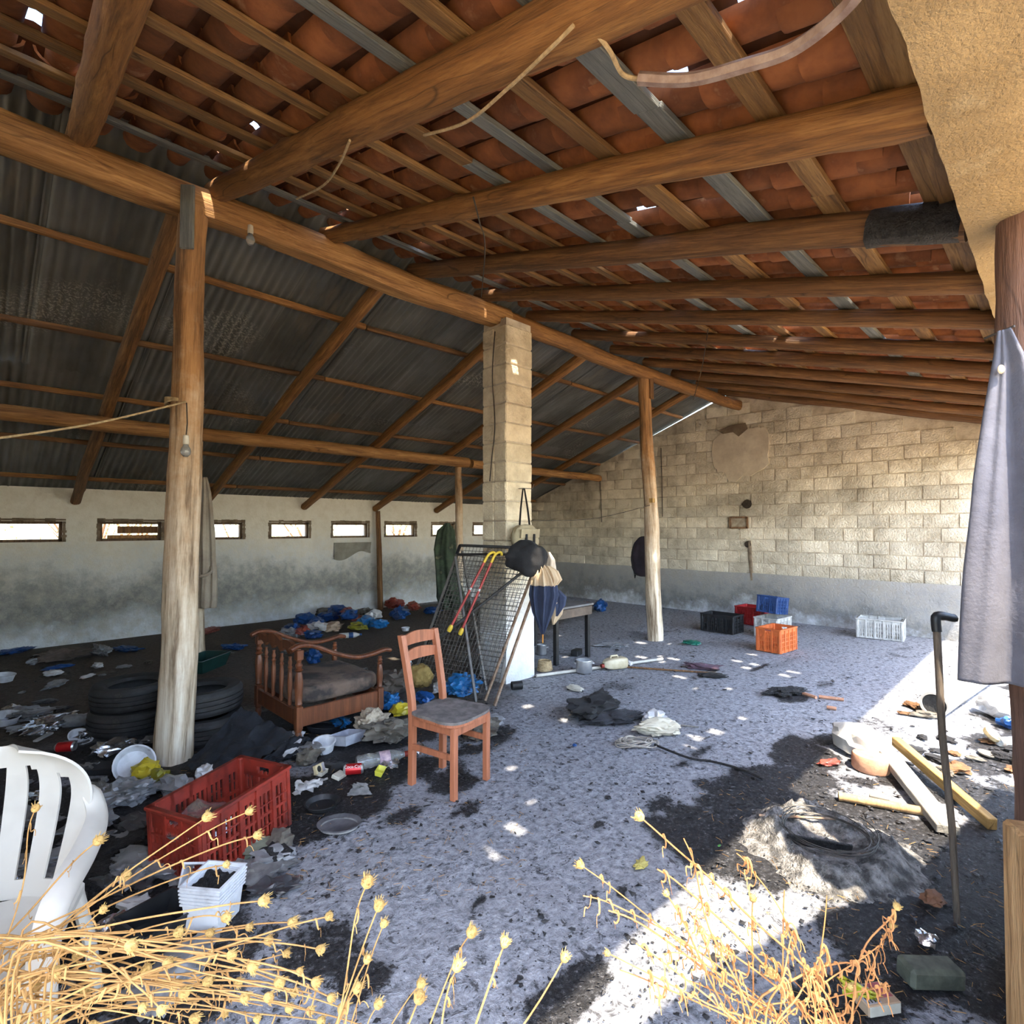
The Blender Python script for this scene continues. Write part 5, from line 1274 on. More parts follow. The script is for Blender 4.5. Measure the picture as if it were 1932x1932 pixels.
crumple('charred_rag', G(1345,1278,0), (.30,.12,.05), BLKC, 76, rz=-.9, label='charred rag in front of the purple rag', cat='rag')
crumple('charred_rag', G(1485,1308,0), (.46,.2,.05), SOOTM, 77, rz=-.5, sub=4, rough=.6, label='burnt bundle lying by the sticks in mid floor', cat='rag')
for (a, b_, lab) in (((1515,1308),(1540,1316),'short brown stick beside the burnt bundle'), ((1545,1314),(1592,1320),'longer brown stick beside the burnt bundle'), ((1560,1334),(1578,1337),'small chip of wood in front of the brown sticks')):
    wire('brown_stick', [G(*a,.015), G(*b_,.015)], .015, TERRA, lab, 'stick', 3)
crumple('plastic_bag', G(1152,1220,0), (.40,.14,.06), BAGG, 78, rz=-.8, rough=.5, label='clear plastic sheet crumpled in front of the far pole', cat='plastic')
crumple('plastic_bag', G(1305,1216,0), (.24,.14,.06), BAGT, 79, rough=.5, label='dark teal plastic bag on the far floor', cat='bag')
crumple('blue_scrap', G(1084,1408,0), (.035,.03,.02), BAGB, 80, label='small blue scrap on the grey floor', cat='scrap')
crumple('red_scrap', G(1565,1443,0), (.16,.07,.04), BAGR, 81, label='red plastic scrap in the black soot', cat='scrap')
crumple('blue_bag', G(1133,1153,0), (.30,.22,.24), BAGB, 82, label='blue plastic bag behind the table near the gable wall', cat='bag')
crumple('red_bag', G(1100,1148,0), (.34,.22,.14), BAGR, 83, label='dull red bag under the table near the gable wall', cat='bag')
q = MB(); q.bbox((0,0,.035), (.16,.09,.07), .006); o = q.build('dark_box', BLACKP, loc=G(1088,1236,0), rot=(0,0,.3)); T(o, 'small black box on the floor under the table', 'box')
# ------------------------------------------------------------------ litter on the dark side of the floor
def tub(name, p, r, h, mat, label, rot=(0,0,0), cat='tub', sx=1.0, group=None, taper=.82, lip=.006):
    q = MB(); q.lathe([(.001,.0),(r*taper,.0),(r*(taper+1)/2,h*.5),(r,h-.004),(r+lip,h-.004),(r+lip,h),(r-.003,h),(r*taper-.003,.006),(.001,.006)], 24, cap=False, sx=sx)
    o = q.build(name, mat, loc=p, rot=rot, smooth=True, angle=40); T(o, label, cat, group); return o
def tray(name, p, L, Wd, h, mat, label, rot=(0,0,0), cat='tray', t=.8, group=None):
    q = MB(); a = [(-L/2*t,-Wd/2*t,0),(L/2*t,-Wd/2*t,0),(L/2*t,Wd/2*t,0),(-L/2*t,Wd/2*t,0)]
    b_ = [(-L/2,-Wd/2,h),(L/2,-Wd/2,h),(L/2,Wd/2,h),(-L/2,Wd/2,h)]; c_ = [(x*1.08,y*1.08,h) for x,y,z in b_]; d_ = [(x*.97,y*.97,.004) for x,y,z in a]; e_ = [(x*.97,y*.97,h+.002) for x,y,z in b_]
    V = a+b_+c_+e_+d_; F = [(3,2,1,0)]
    for lvl in range(4):
        for k in range(4): F.append((lvl*4+k, lvl*4+(k+1)%4, lvl*4+4+(k+1)%4, lvl*4+4+k))
    F.append((16,17,18,19)); q.add(V, F); o = q.build(name, mat, loc=p, rot=rot); T(o, label, cat, group); return o
CANP = [(.001,.0),(.020,.0),(.024,.003),(.0265,.007),(.0325,.016),(.033,.020),(.033,.105),(.032,.110),(.026,.120),(.0265,.122),(.024,.120),(.001,.118)]
def can(p, rz, label, txt=None, spin=0.0, tilt=0.0):
    r = root('drink_can', p, 0, label, 'can', rot=(PI/2+tilt, spin, rz))
    q = MB(); q.lathe(CANP[4:8], 24, cap=False); ps_ = q.build('painted_side', REDCAN, r, smooth=True)
    q = MB(); q.lathe(CANP[:5], 24, cap=False); q.lathe(CANP[7:], 24, cap=False); q.build('metal_ends', ALU, r, smooth=True)
    if txt:
        me = text_mesh(txt, .026, M('white_lettering', (.85,.85,.85), (.8,.8,.8), bump=0, rough=.5))
        for v_ in me.vertices:
            a = -v_.co.y/.0335; z_ = .0625+v_.co.x
            v_.co = Vector((.0335*math.cos(a), .0335*math.sin(a), z_)) + Vector((math.cos(a), math.sin(a), 0))*(v_.co.z)
        link('lettering', me, ps_)
    return r
def bottle(p, rot, mat, label, L=1.0, cap=REDP, band=None):
    r = root('plastic_bottle', p, 0, label, 'bottle', rot=rot)
    q = MB(); q.lathe([(a*L*1.15, z*L*1.25) for a, z in BPROF], 18, cap=False); bd_ = q.build('body', mat, r, smooth=True)
    q = MB(); q.lathe([(.016*L,.218*L*1.25),(.017*L,.24*L*1.25),(.015*L,.243*L*1.25)], 14); q.build('cap', cap, bd_, smooth=True)
    if band: q = MB(); q.lathe([(.0395*L,.10*L*1.25),(.0395*L,.148*L*1.25)], 18, cap=False); q.build('label_band', band, bd_, smooth=True)
    return r
INK = M('printed_band', (.55,.42,.48), (.30,.22,.30), scale=40, rough=.4, bump=0)
TEAL = M('teal_band', (.05,.28,.33), (.04,.2,.24), scale=30, rough=.4, bump=0)
can(G(648,1452,.034), .95, 'red drink can with white script lying by the cigarette box', 'Coca-Cola', spin=-2.36, tilt=0)
can(G(105,1410,.034), .95, 'dull red drink can lying behind the white plastic chair', None)
bottle(G(672,1440,.045), (PI/2, 0, 1.25), GLASSC, 'clear bottle with a red cap and pale label near the chair', 1.15, REDP, INK)
bottle(G(120,1362,.045), (PI/2, 0, 1.15), BAGG, 'smoky bottle with a teal label lying in the dark litter', 1.25, BLACKP, TEAL)
bottle(G(640,1200,.045), (PI/2, 0, 1.2), BAGW, 'small white bottle with blue cap in the far bag heap', 1.0, BAGB, BAGB)
tub('round_tub', G(612,1415,.01), .072, .07, WHT, 'round white tub with a dirty inside in front of the armchair', rot=(.18,-.1,0))
tray('food_tray', G(655,1402,.012), .21, .16, .07, GRP, 'rectangular translucent tray beside the round tub', rot=(-.12,.1,.35))
tray('food_tray', G(632,1440,.012), .17, .12, .045, BLACKP, 'black food tray overturned between tub and can', rot=(.15,PI+.2,.2))
tub('frying_pan', G(610,1375,.01), .14, .05, BLACKP, 'black pan lying under the armchair rail', rot=(.05,.1,0), cat='pan')
tray('cigarette_box', G(605,1460,.012), .075, .055, .022, PAPER, 'open paper box lying next to the yellow cigarette box', rot=(.1,.05,.6), cat='box', t=.98)
cb = root('cigarette_box', G(602,1450,.045), 0, 'yellow cigarette box with a dark round print', 'box', rot=(1.2,.1,.5))
q = MB(); q.bbox((0,0,0), (.085,.055,.022), .002); cbb = q.build('carton', M('cream_card', (.66,.56,.34), (.56,.47,.28), scale=9), cb)
q = MB(); q.lathe([(.018,0),(.018,.001)], 18, Matrix.Translation((-.015,0,.0115))); q.build('round_print', M('print_black', (.02,.02,.02)), cbb)
q = MB(); q.box((.028,0,.0118), (.026,.05,.001)); q.build('grey_print', M('print_grey', (.36,.35,.38)), cbb)
cb = root('cigarette_box', G(640,1463,.015), 0, 'white cigarette box lying in front of the black tray', 'box', rot=(.25,.1,.55))
q = MB(); q.bbox((0,0,0), (.09,.055,.022), .002); cbb = q.build('carton', PAPER, cb); q = MB(); q.box((.0455,0,0), (.001,.05,.02)); q.build('printed_end', M('print_grey', (.36,.35,.38)), cbb)
crumple('yellow_sponge', G(718,1460,0), (.09,.05,.045), M('sponge', (.66,.62,.08), (.74,.74,.45), scale=18, rough=.95, bump=.5), 90, rz=.9, rough=.15, ridge=False) if False else None
tray('yellow_tub', G(716,1460,.004), .095, .05, .03, M('lime_plastic', (.68,.66,.08), (.55,.55,.06), scale=9, rough=.45), 'small lime yellow tub beside the red can', rot=(.25,.0,.75), cat='tub')
tub('saucer', G(640,1558,.004), .085, .018, M('dusty_lid', (.13,.13,.14), (.07,.07,.08), scale=10, rough=.6), 'dusty oval lid lying flat in the soot', sx=1.25, cat='lid', rot=(0,0,YAW-PI/2))
q = MB(); q.tube([G(640,1558,.012)+FWD*(.075*math.sin(a))+RGT*(.095*math.cos(a)) for a in [2*PI*i/28 for i in range(28)]], .005, 6, closed=True); o = q.build('lid_ring', GREYC, smooth=True); T(o, 'loose ring around the dusty oval lid', 'ring')
tub('bucket_lid', G(608,1522,.004), .09, .03, BLACKP, 'round black lid lying in the soot beside the red crate', cat='lid')
patch('folded_card', (G(655,1503,.01), G(703,1500,.01), G(690,1478,.05), G(668,1478,.05)), GREYC, 3, .006, 8, 8, label='folded grey card standing open in the soot', cat='card')
patch('white_sheet', (G(556,1505,.01), G(600,1490,.02), G(618,1470,.04), G(556,1480,.05)), BAGW, 6, .02, 12, 10, label='white plastic sheet lying beside the red crate', cat='plastic')
for i, (px, py, s, mt, lab, c_) in enumerate([
 (580,1440,(.16,.13,.10),DIRTC,'dusty grey rag ball behind the yellow cigarette box','rag'), (590,1425,(.18,.14,.09),GREYC,'grey clump in front of the armchair foot','rag'),
 (555,1420,(.26,.10,.07),BAGW,'crumpled white wrapper near the crate corner','wrapper'), (560,1395,(.10,.08,.07),BAGW,'small white box under the armchair corner','box'),
 (700,1380,(.30,.24,.16),WOOLC,'cream knitted rag under the armchair front','rag'), (735,1395,(.36,.26,.16),DIRTC,'dirty white cloth heap left of the chair leg','rag'),
 (730,1335,(.34,.22,.12),BAGC,'bright blue bag behind the orange chair leg','bag'), (755,1350,(.16,.12,.12),BAGY,'yellow bag behind the orange chair leg','bag'),
 (640,1365,(.3,.12,.06),BAGC,'blue bag lying under the armchair rail','bag'), (870,1310,(.34,.26,.20),BAGC,'bright blue bag beside the bed frame foot','bag'),
 (790,1295,(.34,.24,.24),M('yellow_foam', (.42,.30,.10), (.28,.19,.06), scale=12, rough=.95, bump=.4),'lump of yellow foam behind the chair back','foam'),
 (740,1310,(.36,.30,.24),cloth('brown_blanket', (.10,.08,.065), (.05,.04,.033)),'brown blanket heap behind the armchair','blanket'),
 (800,1325,(.18,.14,.10),BAGB,'dark blue bag in front of the yellow foam','bag'), (830,1305,(.22,.12,.10),BAGW,'white bag beside the yellow foam','bag'),
 (770,1262,(.10,.08,.12),FOIL,'bright foil scrap behind the chair back','foil'), (905,1385,(.34,.28,.12),DIRTC,'dirty cloth heap under the chair seat','rag'),
 (925,1370,(.20,.15,.10),BAGG,'clear bag under the chair seat','bag'), (735,1443,(.20,.12,.06),FOIL,'torn foil beside the chair leg','foil'),
 (790,1420,(.12,.1,.07),FOIL,'foil scrap between the chair legs','foil'), (590,1250,(.22,.16,.20),BAGB,'blue canister shaped bag behind the spindles','bag'),
 (275,1470,(.16,.14,.12),BAGY,'yellow bag lying in front of the pole','bag'), (300,1480,(.18,.13,.09),BAGO,'olive yellow bag beside the yellow bag','bag'),
 (385,1475,(.10,.10,.11),BAGW,'white cup lying behind the red crate','cup'), (330,1495,(.28,.18,.10),BAGG,'grey film beside the red crate corner','film'),
 (215,1420,(.26,.18,.10),FOIL,'foil wrapper in front of the tyre stack','foil'), (255,1370,(.18,.16,.10),GREYC,'grey rag beside the tyre stack','rag'),
 (95,1375,(.40,.22,.10),FOIL,'big sheet of crumpled foil in the dark litter','foil'), (60,1355,(.34,.2,.09),BAGG,'clear bag in the dark litter behind the chair','bag'),
 (180,1385,(.30,.14,.06),FOIL,'strip of foil in the dark litter','foil'), (20,1345,(.14,.12,.07),FOIL,'small foil knot at the picture edge','foil'),
 (105,1295,(.26,.14,.06),BAGG,'clear crumpled film on the dark floor','film'), (100,1275,(.14,.12,.07),BAGW,'white scrap on the dark floor','scrap'),
 (60,1255,(.14,.1,.08),BAGG,'clear wrapper near the long wall','wrapper'), (120,1245,(.5,.24,.14),cloth('brown_cloth', (.13,.10,.085), (.07,.055,.045)),'brown cloth heap near the long wall','cloth'),
 (190,1235,(.4,.2,.12),BAGG,'grey plastic bag near the long wall','bag'), (110,1262,(.26,.1,.05),BAGB,'blue film near the long wall','film'),
 (185,1260,(.14,.1,.06),BAGW,'white sponge on the dark floor near the long wall','sponge'), (25,1232,(.4,.2,.06),BAGB,'blue sheet at the foot of the long wall','plastic'),
 (240,1228,(.4,.16,.06),BAGB,'blue plastic strip near the long wall by the pole','plastic'), (165,1278,(.18,.08,.03),BAGW,'white strip on the dark floor','scrap'),
 (440,1225,(.3,.16,.08),BAGB,'blue rag behind the pole in shade','rag'), (395,1192,(.5,.2,.06),BAGR,'dull red sheet at the foot of the long wall','plastic'),
 (545,1205,(.34,.24,.16),BAGG,'grey bag in the far bag heap','bag'), (330,1255,(.2,.14,.08),DIRTC,'dirty rag behind the near pole','rag'),
 (40,1560,(.3,.2,.08),GREYC,'grey rag seen through the slots of the plastic chair','rag'), (170,1560,(.3,.2,.10),BAGG,'clear wrapper beside the plastic chair','wrapper'),
 (240,1510,(.30,.24,.12),BAGG,'cloudy bag in the litter behind the red crate','bag'), (190,1500,(.26,.12,.06),FOIL,'foil strip in the litter beside the plastic chair','foil'),
 (220,1600,(.34,.24,.05),SOOTM,'scorched plastic heap in front of the red crate','plastic'), (290,1640,(.36,.24,.07),BAGG,'melted clear sheet beside the white tubs','plastic'),
 (205,1755,(.16,.07,.05),FOIL,'foil tag beside the plastic chair leg','foil'), (260,1725,(.16,.08,.07),BAGW,'white pouch in the weeds','pouch'),
 (330,1850,(.30,.2,.06),BAGG,'grey film under the dry weeds','film'), (480,1610,(.26,.20,.07),M('green_grey_bag', (.24,.27,.20), (.14,.16,.12), scale=9, rough=.6),'greenish bag beside the white tubs','bag'),
 (525,1605,(.18,.12,.09),DIRTC,'chewed paper cup in the soot','cup'), (490,1650,(.28,.18,.05),GREYC,'charred board scrap beside the white tubs','scrap'),
 (150,1680,(.34,.24,.06),SOOTM,'scorched heap beside the plastic chair leg','rubbish'), (60,1640,(.3,.2,.06),BAGG,'smoky film under the plastic chair','film'),
]):
    p_ = G(px, py, 0); crumple(lab.split()[-1] if False else {'bag':'plastic_bag','foil':'foil_scrap','rag':'rag'}.get(c_, c_.replace(' ','_')), p_, s, mt, 100+i, label=lab, cat=c_, rough=.5 if c_ != 'foam' else .2, sub=4 if s[0] > .28 else 3)
# more dark litter nobody could tell apart
DKP = plast('sooty_film', (.06,.062,.07), (.02,.02,.024), c3=(.30,.30,.33))
for i in range(95):
    px, py = R.uniform(0, 560), R.uniform(1335, 1700)
    if px > 300 and py < 1420: continue
    if 270 < px < 560 and 1420 < py < 1620: continue
    s_ = R.uniform(.06,.2)
    crumple('sooty_scrap', G(px, py, 0), (s_, s_*R.uniform(.5,.9), s_*R.uniform(.2,.45)), R.choice((DKP, DKP, BAGG, SOOTM, GREYC, FOIL)), 600+i, label='sooty scrap of plastic in the litter around the pole and crate', cat='scrap', group='sooty scraps of litter', rough=.6)
for i in range(30):
    px, py = R.uniform(0, 700), R.uniform(1215, 1330)
    if 290 < px < 640 and py > 1240: continue
    s_ = R.uniform(.08,.2)
    crumple('sooty_scrap', G(px, py, 0), (s_, s_*R.uniform(.5,.9), s_*R.uniform(.15,.3)), R.choice((DKP, DIRTC, BAGG, GREYC)), 360+i, label='dark scrap on the dirt floor along the long wall', cat='scrap', group='scraps on the dirt floor', rough=.6)
for i in range(24):
    px, py = R.uniform(1690, 1925), R.uniform(1250, 1470); s_ = R.uniform(.06,.2)
    if 1740 < px < 1880 and py < 1345: continue
    crumple('charred_scrap', G(px, py, 0), (s_, s_*R.uniform(.4,.8), s_*R.uniform(.12,.3)), R.choice((SOOTM, DIRTC, LOGD, BLKC)), 700+i, label='charred scrap on the sunlit floor by the door post', cat='scrap', group='charred scraps by the door post', rough=.6)
# heap of bags by the long wall
hb = [(552,1196,.34,BAGB),(575,1180,.36,BAGB),(600,1190,.30,BAGB),(618,1172,.36,BAGB),(640,1165,.40,BAGB),(660,1176,.36,BAGB),(590,1205,.26,BAGB),(690,1188,.40,BAGC),(715,1192,.30,BAGC),(755,1168,.44,BAGB),(675,1193,.28,BAGO),(655,1168,.30,BAGR),(672,1172,.26,BAGR),(690,1170,.36,DIRTC),(705,1174,.3,BAGW),(575,1190,.2,BAGR),(610,1165,.3,DIRTC),(600,1198,.28,BAGW),(628,1192,.34,cloth('peach_cloth', (.48,.36,.26), (.36,.26,.19))),(745,1150,.4,BAGR),(780,1158,.34,BAGR),(815,1158,.26,BAGB),(830,1155,.22,BAGB),(570,1205,.2,BAGR)]
CN = {BAGB.name:'blue',BAGC.name:'bright blue',BAGO.name:'olive',BAGR.name:'red',DIRTC.name:'dirty grey',BAGW.name:'white'}
for i, (px, py, s_, mt) in enumerate(hb):
    cn = CN.get(mt.name, 'peach')
    crumple('plastic_bag', G(px, py, 0)+Vector((0,0,.03*(i % 3))), (s_, s_*.7, s_*.5), mt, 400+i, label='crumpled %s plastic bag in the heap along the long wall' % cn, cat='bag', group='%s bags in the far heap' % cn, rough=.45)
tub('white_bowl', G(765,1190,0), .06, .05, WHT, 'white bowl on the floor beside the far bag heap', cat='bowl')
tub('white_tub', G(10,1365,0), .09, .07, WHT, 'white tub at the picture edge in the dark litter', rot=(.2,.1,0))
tub('white_tub', G(8,1285,0), .08, .07, WHT, 'white tub at the picture edge near the long wall', rot=(.1,.1,0))
tub('white_bowl', G(148,1398,0), .075, .045, WHT, 'white bowl tipped behind the dull red can', rot=(.5,.3,0), cat='bowl')
tub('white_bowl', G(252,1445,.05), .11, .05, WHT, 'big white bowl standing on edge by the pole foot', rot=(.95,.35,-.3), cat='bowl')
q = MB(); q.box((0,0,.006), (.16,.03,.012)); o = q.build('white_strip', WHP, loc=G(82,1392,.01), rot=(0,0,.9)); T(o, 'white plastic strip in the dark litter', 'strip')
q = MB(); q.bbox((0,0,.02), (.34,.13,.04), .004); o = q.build('dark_tray', BLACKP, loc=G(200,1455,0), rot=(0,0,YAW-PI/2+.1)); T(o, 'dark flat tray in the litter before the tyres', 'tray')
tray('green_basin', G(385,1262,0), .5, .3, .14, M('dark_green_plastic', (.01,.05,.045), (.008,.035,.03), rough=.4), 'dark green basin behind the tyres', rot=(0,0,.7), cat='basin')
# white square tubs nested in front of the red crate
wt = root('stacked_tubs', G(402,1738,.0), math.radians(38), 'stack of nested square white tubs full of soot in the foreground', 'tubs')
for k in range(6):
    q = MB(); L = .165; z0 = .012*k
    h = .15 if k == 5 else .03
    zb_ = .02 if k == 5 else .10+.012*k
    pts0 = [(-L*.40,-L*.40),(L*.40,-L*.40),(L*.40,L*.40),(-L*.40,L*.40)]; pts1 = [(-L*.5,-L*.5),(L*.5,-L*.5),(L*.5,L*.5),(-L*.5,L*.5)]
    if k == 5:
        V = [(x,y,.0) for x,y in pts0]+[(x,y,.18) for x,y in pts1]+[(x*1.06,y*1.06,.18) for x,y in pts1]+[(x*.95,y*.95,.182) for x,y in pts1]+[(x*.93,y*.93,.06) for x,y in pts0]
        F = [(3,2,1,0)]+[(l*4+i, l*4+(i+1)%4, l*4+4+(i+1)%4, l*4+4+i) for l in range(4) for i in range(4)]+[(16,17,18,19)]
        q.add(V, F); q.build('tub', WHT, wt)
    else:
        s_ = .93+.012*k; z_ = .105+.014*k
        V = [(x*s_*1.07,y*s_*1.07,z_) for x,y in pts1]+[(x*s_*1.07,y*s_*1.07,z_+.007) for x,y in pts1]+[(x*s_*.9,y*s_*.9,z_) for x,y in pts1]+[(x*s_*.9,y*s_*.9,z_+.007) for x,y in pts1]
        F = [(i,(i+1)%4,4+(i+1)%4,4+i) for i in range(4)]+[(4+i,4+(i+1)%4,12+(i+1)%4,12+i) for i in range(4)]+[(i,8+i,8+(i+1)%4,(i+1)%4) for i in range(4)]
        q.add(V, F); q.build('rim', WHT, wt)
q = MB(); q.grid(lambda u, t: ((u-.5)*.14, (t-.5)*.14, .15+.02*fb(u*5,t*5,2)), 12, 12); q.build('soot_fill', SOOTM, wt, smooth=True)
tray('white_tub', G(388,1665,.03), .15, .15, .10, WHT, 'square white tub lying on its side behind the nested tubs', rot=(1.1,.1,YAW-PI/2+.2), cat='tub', t=.85)
tray('dark_box', G(290,1765,.01), .22, .16, .09, BLACKP, 'black box half buried beside the white tubs', rot=(.2,.1,.4), cat='box', t=.95)
# rubbish inside the red crate
crumple('crate_rubbish', Vector((.80, 2.86, .12)), (.30,.26,.14), FOIL, 501, label='crumpled foil lying inside the red crate', cat='foil')
crumple('crate_rubbish', Vector((1.02, 2.92, .05)), (.26,.24,.10), SOOTM, 502, label='burnt rubbish in the bottom of the red crate', cat='rubbish')

# ------------------------------------------------------------------ charcoal flakes and straw bits strewn over the floor
fl = MB(); cnt = 0
while cnt < 14000:
    if R.random() < .75:
        g = G(R.uniform(-150, 2000), 1150+R.random()**1.6*850)
    else: g = Vector((R.uniform(.3,9.4), R.uniform(.2,9.1), 0))
    x, y = g.x, g.y
    if not (-.5 < x < 9.4 and 0 < y < 9.1): continue
    s, d = soot_dirt(x, y)
    dn = fb(x*1.4+3, y*1.4, 9)
    if R.random() > .25+.75*s+.25*dn: continue
    sz = R.uniform(.003,.009)*(1+R.random()**5*2.5)*min(1.15, .35+math.hypot(x,y)*.19); a0 = R.random()*6; n = R.choice((3,4,5)); el = R.uniform(.3,1)
    hgt = sz*R.uniform(.1,.5); ca, sa = math.cos(a0), math.sin(a0)
    V = []
    for k in range(n):
        a = 2*PI*k/n+R.uniform(-.3,.3); u, w_ = sz*math.cos(a), sz*el*math.sin(a)
        V.append((x+u*ca-w_*sa, y+u*sa+w_*ca, .003+hgt*R.random()))
    V.append((x, y, .004+hgt)); fl.add(V, [(k, (k+1)%n, n) for k in range(n)]); cnt += 1
o = fl.build('charcoal_flakes', M('charcoal', (.012,.012,.014), (.03,.03,.033), scale=60, rough=.6, c3=(.10,.10,.11))); T(o, 'black charcoal flakes strewn over the ashy floor', 'charcoal', kind='stuff')
fl = MB()
for i in range(900):
    g = G(R.uniform(300, 1000), R.uniform(1380, 1700)) if i < 500 else G(R.uniform(1300,1932), R.uniform(1450,1932))
    a0 = R.random()*6; L = R.uniform(.01,.04)
    fl.tube([g+Vector((0,0,.006)), g+Vector((math.cos(a0)*L, math.sin(a0)*L, .006+R.uniform(0,.012)))], R.uniform(.0006,.0014), 3)
o = fl.build('straw_bits', STRAW); T(o, 'broken bits of dry straw scattered on the soot', 'straw', kind='stuff')

# ------------------------------------------------------------------ dry weeds in the foreground
def seed_head(q, p, r, dirn, seed):
    d = Vector(dirn).normalized(); m_ = frame(p, p+d); 
    V, F = _ico[2]
    q.add([m_ @ Vector((v.x*r*(1+.28*nz(v.x*3+seed,v.y*3,v.z*3)), v.y*r*(1+.28*nz(v.x*3+seed+5,v.y*3,v.z*3)), v.z*r*1.15+r*.8)) for v in V], F)
    rr_ = random.Random(seed)
    for k in range(24):
        a = 2*PI*k/12+rr_.uniform(-.3,.3); tl = rr_.uniform(.7,1.5)
        lv = rr_.uniform(-.3,1.2); b0 = m_ @ Vector((r*.75*math.cos(a), r*.75*math.sin(a), r*(.6+lv*.6))); b1 = m_ @ Vector((r*1.3*math.cos(a), r*1.3*math.sin(a), r*(.9+lv*.9+.3*tl)))
        q.tube([b0, b1], [r*.13, r*.03], 3, cap=False)
_heads = []
def weed(base, tip, sag, r, head, mat, hmat, seed, label, group, curls=3, via=None, cl=1.0):
    """one dry stem rising from the ground to its seed head, with withered leaf curls"""
    base, tip = Vector(base), Vector(tip); o = root('dry_weed', base, 0, label, 'weed', group)
    v_ = tip-base; rr_ = random.Random(seed); side = Vector((rr_.uniform(-1,1), rr_.uniform(-1,1), 0))*.04
    up_ = Vector((0,0,1)); vv_ = (Vector(via)-base) if via is not None else v_*.3+up_*sag*.6+side
    pts = bent([Vector(), vv_*.55+side*.5, vv_, vv_.lerp(v_,.5)+up_*sag*.5+side*.4, vv_.lerp(v_,.85)+up_*sag*.32, v_], 5)
    q = MB(); n = len(pts); q.tube(pts, [r*(1-.55*i/n) for i in range(n)], 6); stm = q.build('stem', mat, o, smooth=True)
    if head:
        d = pts[-1]-pts[-3]; q = MB(); seed_head(q, pts[-1], head, d, seed); q.build('seed_head', hmat, stm, smooth=True)
    for k in range(curls):
        i = rr_.randrange(int(n*.35), n-2); p = pts[i]; w_ = []
        dx, dy = rr_.uniform(-1,1), rr_.uniform(-1,1); L = rr_.uniform(.015,.04)*cl
        for j in range(13):
            t = j/12; w_.append(p+Vector((dx*L*t+.004*cl*math.sin(t*8+k)*t, dy*L*t+.004*cl*(math.cos(t*8)-1), -.03*t*t+.006*math.sin(t*9))))
        q = MB(); q.tube(w_, [.0022*(1-.6*j/12) for j in range(13)], 4, flat=.4); q.build('withered_leaf', mat, stm, smooth=True)
    return o
LW = 'dry golden weed with a round seed head '
LWP = ['in front of the plastic chair', 'in front of the white tubs', 'at the clump edge near bare floor', 'standing apart over the bare grey floor']
tips = [(690,1672),(712,1716),(722,1748),(615,1730),(598,1790),(545,1740),(490,1700),(500,1775),(535,1800),(560,1832),(590,1850),(620,1880),(430,1802),(465,1750),(470,1820),(385,1545),(465,1533),(480,1577),(180,1590),(232,1655),(422,1632),(65,1530),(420,1730),(390,1760),(340,1870),(300,1900),(265,1895),(240,1780),(155,1868),(330,1760),(455,1880),(500,1880),(540,1900),(580,1905),(480,1920),(420,1910),(360,1920),(690,1815),(640,1900),(710,1900),(885,1765),(950,1785),(860,1830),(790,1860),(1062,1812),(788,1890),(170,1930),(85,1905),(190,1720),(140,1800),(270,1830),(385,1850),(310,1815),(550,1870),(445,1850),(60,1860),(520,1850),(600,1925),(670,1870),(100,1830)]
for i, (px, py) in enumerate(tips):
    dd = R.uniform(1.02, 1.32) if px < 620 else R.uniform(.98, 1.12)
    if (px, py) in ((385,1545),(465,1533),(480,1577),(180,1590),(422,1632),(65,1530),(232,1655)): dd = R.uniform(1.2,1.35)
    t_ = atD(px, py, dd)
    if px > 660: b_ = atD(px-R.uniform(180,330), 2250, dd*.97); b_.z = 0.0
    else: b_ = atD(-160+px*.45+R.uniform(-60,60), 2100, dd*.96); b_.z = 0
    weed((b_.x, b_.y, 0), t_, R.uniform(.02,.09), R.uniform(.0022,.0034), R.uniform(.0075,.0112), STRAW, HEADM, 900+i, LW + LWP[0 if px < 250 else 1 if px < 480 else 2 if px < 660 else 3], 'golden weeds ' + LWP[0 if px < 250 else 1 if px < 480 else 2 if px < 660 else 3], 3, via=(atD(-90+px*.22+R.uniform(-90,90), 1880+R.uniform(-130,130), dd) if px < 660 else None))
for i in range(14):
    px = R.uniform(-100, 560); t_ = atD(px+R.uniform(100,260), R.uniform(1740,1960), R.uniform(1.0,1.3)); b_ = atD(-220+px*.4, 2150, 1.1)
    weed((b_.x, b_.y, 0), t_, R.uniform(.01,.07), R.uniform(.0018,.003), 0, STRAW, HEADM, 1000+i, 'bare dry golden stalk in the clump by the plastic chair', 'bare stalks in the left clump', 5, via=atD(-120+px*.3+R.uniform(-60,60), 1890+R.uniform(-120,110), 1.1))
RW = 'dry orange weed stalk '
RWP = ['leaning over the grey floor beside the sun patch', 'standing in front of the sun patch', 'leaning towards the carton and brick']
rt = [(1212,1545),(1290,1582),(1390,1610),(1100,1635),(1148,1718),(1100,1690),(1680,1750),(1665,1780),(1620,1825),(1690,1715),(1560,1690),(1480,1680),(1420,1700),(1500,1760),(1560,1790),(1600,1860),(1680,1860),(1240,1640),(1260,1690),(1300,1720),(1200,1780),(1150,1800),(1170,1830),(1250,1800),(1330,1760),(1370,1790),(1430,1800),(1460,1840),(1530,1850),(1300,1850),(1220,1850),(1350,1700),(1290,1660),(1230,1600),(1680,1890),(1420,1870),(1490,1900),(1560,1910),(1380,1880),(1260,1880)]
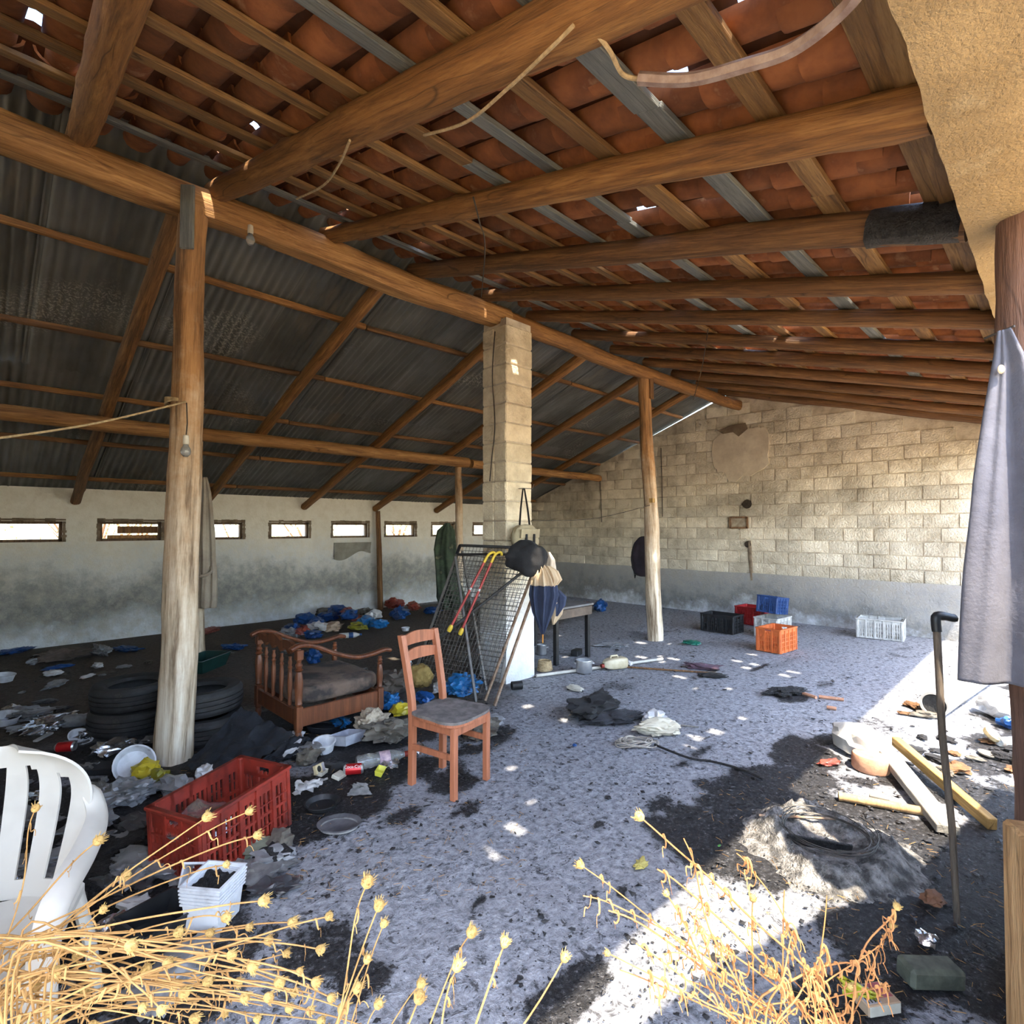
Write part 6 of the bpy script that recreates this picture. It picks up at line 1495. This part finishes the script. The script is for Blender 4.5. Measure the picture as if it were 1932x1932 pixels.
for i, (px, py) in enumerate(rt[:30]):
    dd = R.uniform(.84, 1.0); t_ = atD(px, py, dd)
    b_ = atD(1540+R.uniform(-110,110), 2250, dd*1.02); b_.z = 0
    weed((b_.x, b_.y, 0), t_, R.uniform(.0,.08), R.uniform(.0014,.0026), R.uniform(.004,.0075) if i % 3 == 0 else 0, STRAWO, HEADM, 1100+i, RW + RWP[0 if px < 1300 else 1 if px < 1500 else 2], 'orange weeds ' + RWP[0 if px < 1300 else 1 if px < 1500 else 2], 10, via=atD(1530+R.uniform(-130,110), 2040+R.uniform(-110,60), dd), cl=.7)

# ------------------------------------------------------------------ trees and scrub outside the long wall
LEAF = M('olive_leaf', (.36,.38,.16), (.24,.28,.10), scale=3, rough=.7, bump=0, c3=(.48,.44,.22))
def bush(x, y, rx, h, seed, label, trunk=True):
    r = root('olive_tree', (x, y, -.02), 0, label, 'tree'); rr_ = random.Random(seed)
    q = MB(); ends = []
    for k in range(7):
        a = rr_.random()*6.3; e = Vector((math.cos(a)*rx*rr_.uniform(.2,.8), math.sin(a)*rx*rr_.uniform(.2,.8), h*rr_.uniform(.45,.9))); ends.append(e)
        q.tube(bent([(0,0,0), (e.x*.2, e.y*.2, e.z*.4), e], 5), [.06-.05*i/10 for i in range(11)], 6)
        for j in range(3):
            m_ = e*rr_.uniform(.4,.9); q.tube([m_, m_+Vector((rr_.uniform(-.5,.5), rr_.uniform(-.5,.5), rr_.uniform(-.1,.5)))], [.015,.004], 4)
    q.build('branches', LOGD, r, smooth=True)
    q = MB()
    for k in range(1100):
        e = rr_.choice(ends); p = e*rr_.uniform(.45,1.1)+Vector((rr_.gauss(0,.28*rx), rr_.gauss(0,.28*rx), rr_.gauss(0,.24*h)))
        if p.z < .05: continue
        a, b_ = rr_.random()*6.3, rr_.uniform(-.8,.8); d = Vector((math.cos(a)*math.cos(b_), math.sin(a)*math.cos(b_), math.sin(b_))); s_ = d.orthogonal().normalized()
        L = rr_.uniform(.05,.11); q.add([p, p+d*L*.5+s_*L*.2, p+d*L, p+d*L*.5-s_*L*.2], [(0,1,2,3)])
    o = q.build('foliage', LEAF, r); o['kind'] = 'stuff'
for i, (x, y, rx, h) in enumerate(((-.8,12.5,1.2,2.4), (1.8,14,1.4,2.8), (4.2,12.2,1.0,2.2), (6.2,13.2,1.3,2.6), (8.4,12,1.1,2.3), (3.0,17,1.8,3.6), (10,15.5,1.8,3.4))):
    bush(x, y, rx, h, 20+i, ['first','second','third','fourth','fifth','sixth','seventh'][i] + ' olive scrub tree seen through the small windows, counted from the near end')
